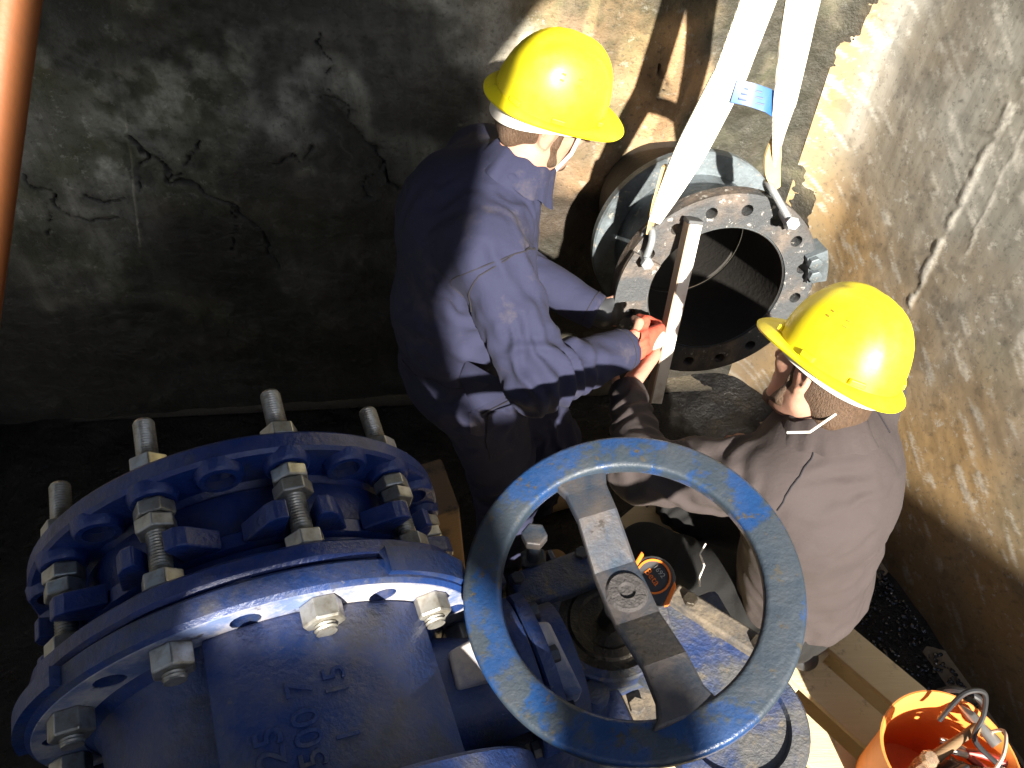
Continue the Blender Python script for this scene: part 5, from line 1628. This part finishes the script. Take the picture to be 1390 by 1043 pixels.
surf(s, 'glove_backing', M['glove_pale'], man, coarse=0.006)[0]['label'] = 'pale coated back of the red glove'
s = SDF(LW_ - V(0.12, 0.12, 0.10), LK + V(0.14, 0.14, 0.12), 0.0036)
fd = (LW_ - LE).normalized(); s.cone(LW_ - fd * 0.03, 0.042, LW_ + fd * 0.02, 0.037, 0.01)
hand(s, LW_ + fd * 0.01, LK, -sn_, 0.02, (0.25, 0.35, 0.3), -1, 0.0118, 0.010)
surf(s, 'glove', M['glove_black'], man)[0]['label'] = 'black glove resting on the rim of the pipe'

# ---------------------------------------------------------------- kneeling man in a grey-brown jacket
F2 = Vector((-0.75, 0.66, 0)); L2 = Vector((-0.66, -0.75, 0))
R2 = np.array([list(F2), list(L2), [0, 0, 1]]).T
man2 = empty('person', (0.62, 0.92, DECK), 'man kneeling on the pallet in a grey-brown jacket and yellow helmet', 'person', 'workmen in the chamber')
N2 = Vector((0.6223, 0.9198, 1.3745)); HC2 = Vector((0.6187, 0.9824, 1.4662))
fr2 = head_frame((-0.42, 0.89, -0.18), (0.38, 0.10, 0.90))
LS2 = Vector((0.5505, 0.8528, 1.2791)); RS2 = N2 + L2 * -0.19 + V(0, 0, -0.06)
LE2 = Vector((0.2893, 0.9444, 1.1732)); LW2 = Vector((0.2891, 1.2349, 1.1037)); LK2 = Vector((0.3629, 1.3631, 1.0808))
RE2 = Vector((0.86, 1.20, 1.02)); RW2 = Vector((0.70, 1.22, 0.86)); RK2 = Vector((0.63, 1.26, 0.83))
hz = DECK
hl, hr2 = Vector((0.69, 0.79, hz + 0.17)), Vector((0.80, 0.92, hz + 0.19))
kl, kr = Vector((0.37, 1.01, hz + 0.085)), Vector((0.50, 1.17, hz + 0.085))
al, ar = Vector((0.66, 0.82, hz + 0.055)), Vector((0.74, 0.93, hz + 0.055))
chest = N2 + V(0.045, -0.03, -0.20); pel = Vector((0.735, 0.865, hz + 0.20))
bel = chest.lerp(pel, 0.55)
s = SDF((0.15, 0.48, 0.5), (1.10, 1.60, 1.85), 0.006)
s.ell(chest, (0.115, 0.17, 0.20), R2); s.ell(bel, (0.115, 0.15, 0.18), R2); s.ell(pel, (0.13, 0.16, 0.12), R2)
for a, b, c in ((LS2, LE2, LW2), (RS2, RE2, RW2)):
    s.cone(a, 0.056, b, 0.044, 0.03); s.cone(b, 0.044, c, 0.030, 0.02); s.cone(a, 0.06, N2 + V(0, 0, -0.04), 0.06, 0.04)
for a, b, c in ((hl, kl, al), (hr2, kr, ar)):
    s.cone(a, 0.08, b, 0.055, 0.04); s.cone(b, 0.05, c, 0.038, 0.02)
head_sdf(s, HC2, fr2, N2)
hand(s, LW2, LK2, Vector((0.2, 1, 0.1)), 0.02, (0.4, 0.8, 0.7), -1, 0.0092)
hand(s, RW2, RK2, Vector((0, 0, -1)), 0.02, (0.3, 0.5, 0.5), 1, 0.0092)
surf(s, 'body', M['skin'], man2)
s = SDF(HC2 - V(0.16, 0.16, 0.18), HC2 + V(0.16, 0.16, 0.16), 0.004)
hair_sdf(s, HC2, fr2); surf(s, 'hair', M['hair'], man2, coarse=0.010, seed=5)
helmet(man2, HC2, fr2, 'yellow safety helmet, brightly sunlit', 0.012)
f_, u_, l_ = fr2
mb = MB(); mb.tube([HC2 - f_ * 0.09 + l_ * 0.05 - u_ * 0.035, HC2 - f_ * 0.085 + l_ * 0.085 - u_ * 0.08, HC2 - f_ * 0.06 + l_ * 0.11 - u_ * 0.10], 0.0026, 8)
mb.build('strap_end', M['white_plastic'], man2)
s = SDF((0.12, 0.44, 0.55), (1.12, 1.60, 1.62), 0.0065)
s.ell(chest, (0.150, 0.205, 0.215), R2, 0.05); s.ell(bel, (0.150, 0.185, 0.21), R2, 0.06); s.ell(pel + V(0, 0, 0.02), (0.155, 0.185, 0.17), R2, 0.05)
s.cone(N2 + V(0.01, -0.01, -0.03), 0.085, chest, 0.14, 0.05)
for a, b, c in ((LS2, LE2, LW2), (RS2, RE2, RW2)):
    s.cone(a, 0.088, b, 0.068, 0.045); s.cone(b, 0.068, c, 0.046, 0.03); s.cone(a, 0.085, N2 + V(0, 0, -0.06), 0.085, 0.05)
for b, c in ((LE2, LW2), (RE2, RW2)):
    d = (c - b).normalized(); s.clip(c + d * 0.002, d, c, 0.09)
s.clip((0, 0, hz + 0.095), (0, 0, -1), pel, 0.5)
cn = (HC2 - N2).normalized(); CM = frame(cn, F2)
for k in range(22):
    a = 2 * math.pi * k / 22; a2 = 2 * math.pi * (k + 1) / 22
    q0 = N2 + CM @ Vector((0.076 * math.cos(a), 0.076 * math.sin(a), 0.0)); q1 = N2 + CM @ Vector((0.076 * math.cos(a2), 0.076 * math.sin(a2), 0.0))
    for z0 in (-0.02, -0.005):
        s.cone(q0 + cn * z0, 0.009, q1 + cn * z0, 0.009, 0.006)
FS = [(LE2, 0.17, V(0.2, 0.5, 1), 0.06, 0.014), (LE2.lerp(LW2, 0.6), 0.13, V(1, 0.6, 0.2), 0.065, 0.010), (LS2.lerp(LE2, 0.4), 0.17, V(-0.8, 0.4, 0.3), 0.06, 0.014),
      (LS2 + V(0.04, 0.02, -0.08), 0.2, V(0.5, 0.4, 0.8), 0.10, 0.009), (bel + V(0.1, -0.12, 0), 0.28, V(-0.9, 0.2, 0.45), 0.15, 0.007), (pel + V(-0.05, -0.15, 0.02), 0.26, V(-0.6, 0.1, 0.8), 0.12, 0.009),
      (N2 + V(0.06, -0.08, -0.06), 0.15, V(1, 0.4, 0.1), 0.07, 0.008), (chest + V(0.1, -0.1, 0.02), 0.25, V(0.9, 0.3, 0.4), 0.15, 0.006)]
jk, v, q = surf(s, 'jacket', M['brown'], man2, FS, 4.0, 0.005)
collar(man2, N2, HC2, F2, M['brown'], 0.028)
tr = bvh(v, q)
seam(tr, [(0.5986, 0.8885, 1.3874), (0.5735, 0.8385, 1.3716), (0.5414, 0.8003, 1.3526), (0.5120, 0.7780, 1.2947)], jk)
seam(tr, [(0.7079, 0.9524, 1.3757), (0.7377, 0.9067, 1.3374)], jk)
s = SDF((0.2, 0.5, 0.55), (1.05, 1.45, 1.05), 0.007)
s.ell(pel + V(0, 0, -0.02), (0.15, 0.18, 0.12), R2, 0.04)
for a, b, c in ((hl, kl, al), (hr2, kr, ar)):
    s.cone(a, 0.105, b, 0.08, 0.04); s.cone(b, 0.072, c, 0.055, 0.03)
s.clip((0, 0, hz + 0.003), (0, 0, -1), pel, 0.9)
surf(s, 'trousers', M['black_cloth'], man2, [(kl, 0.2, V(0.5, 0.5, 0.6), 0.05, 0.014), (hl, 0.2, V(0.5, 0.5, 0.6), 0.06, 0.014)], 6.0)
for ank, hd in ((al, -F2), (ar, -F2)):
    s = SDF(ank - V(0.2, 0.2, 0.08), ank + V(0.25, 0.2, 0.12), 0.008)
    s.cone(ank, 0.05, ank + hd * 0.05, 0.045, 0.02); s.cone(ank + hd * 0.05, 0.045, ank + hd * 0.13 + V(0, 0, -0.015), 0.036, 0.02)
    s.clip((0, 0, hz + 0.003), (0, 0, -1), ank, 0.4)
    surf(s, 'boot', M['glove_black'], man2)
# white draw cord hanging from the jacket hem
cp = [(0.4350, 0.8313, 1.0522), (0.4242, 0.8183, 1.0283), (0.4367, 0.8025, 1.0020), (0.4274, 0.7852, 0.9744), (0.4315, 0.7754, 0.9532)]
mb = MB(); mb.tube(cp, 0.002, 6); mb.build('draw_cord', M['white_plastic'], man2)
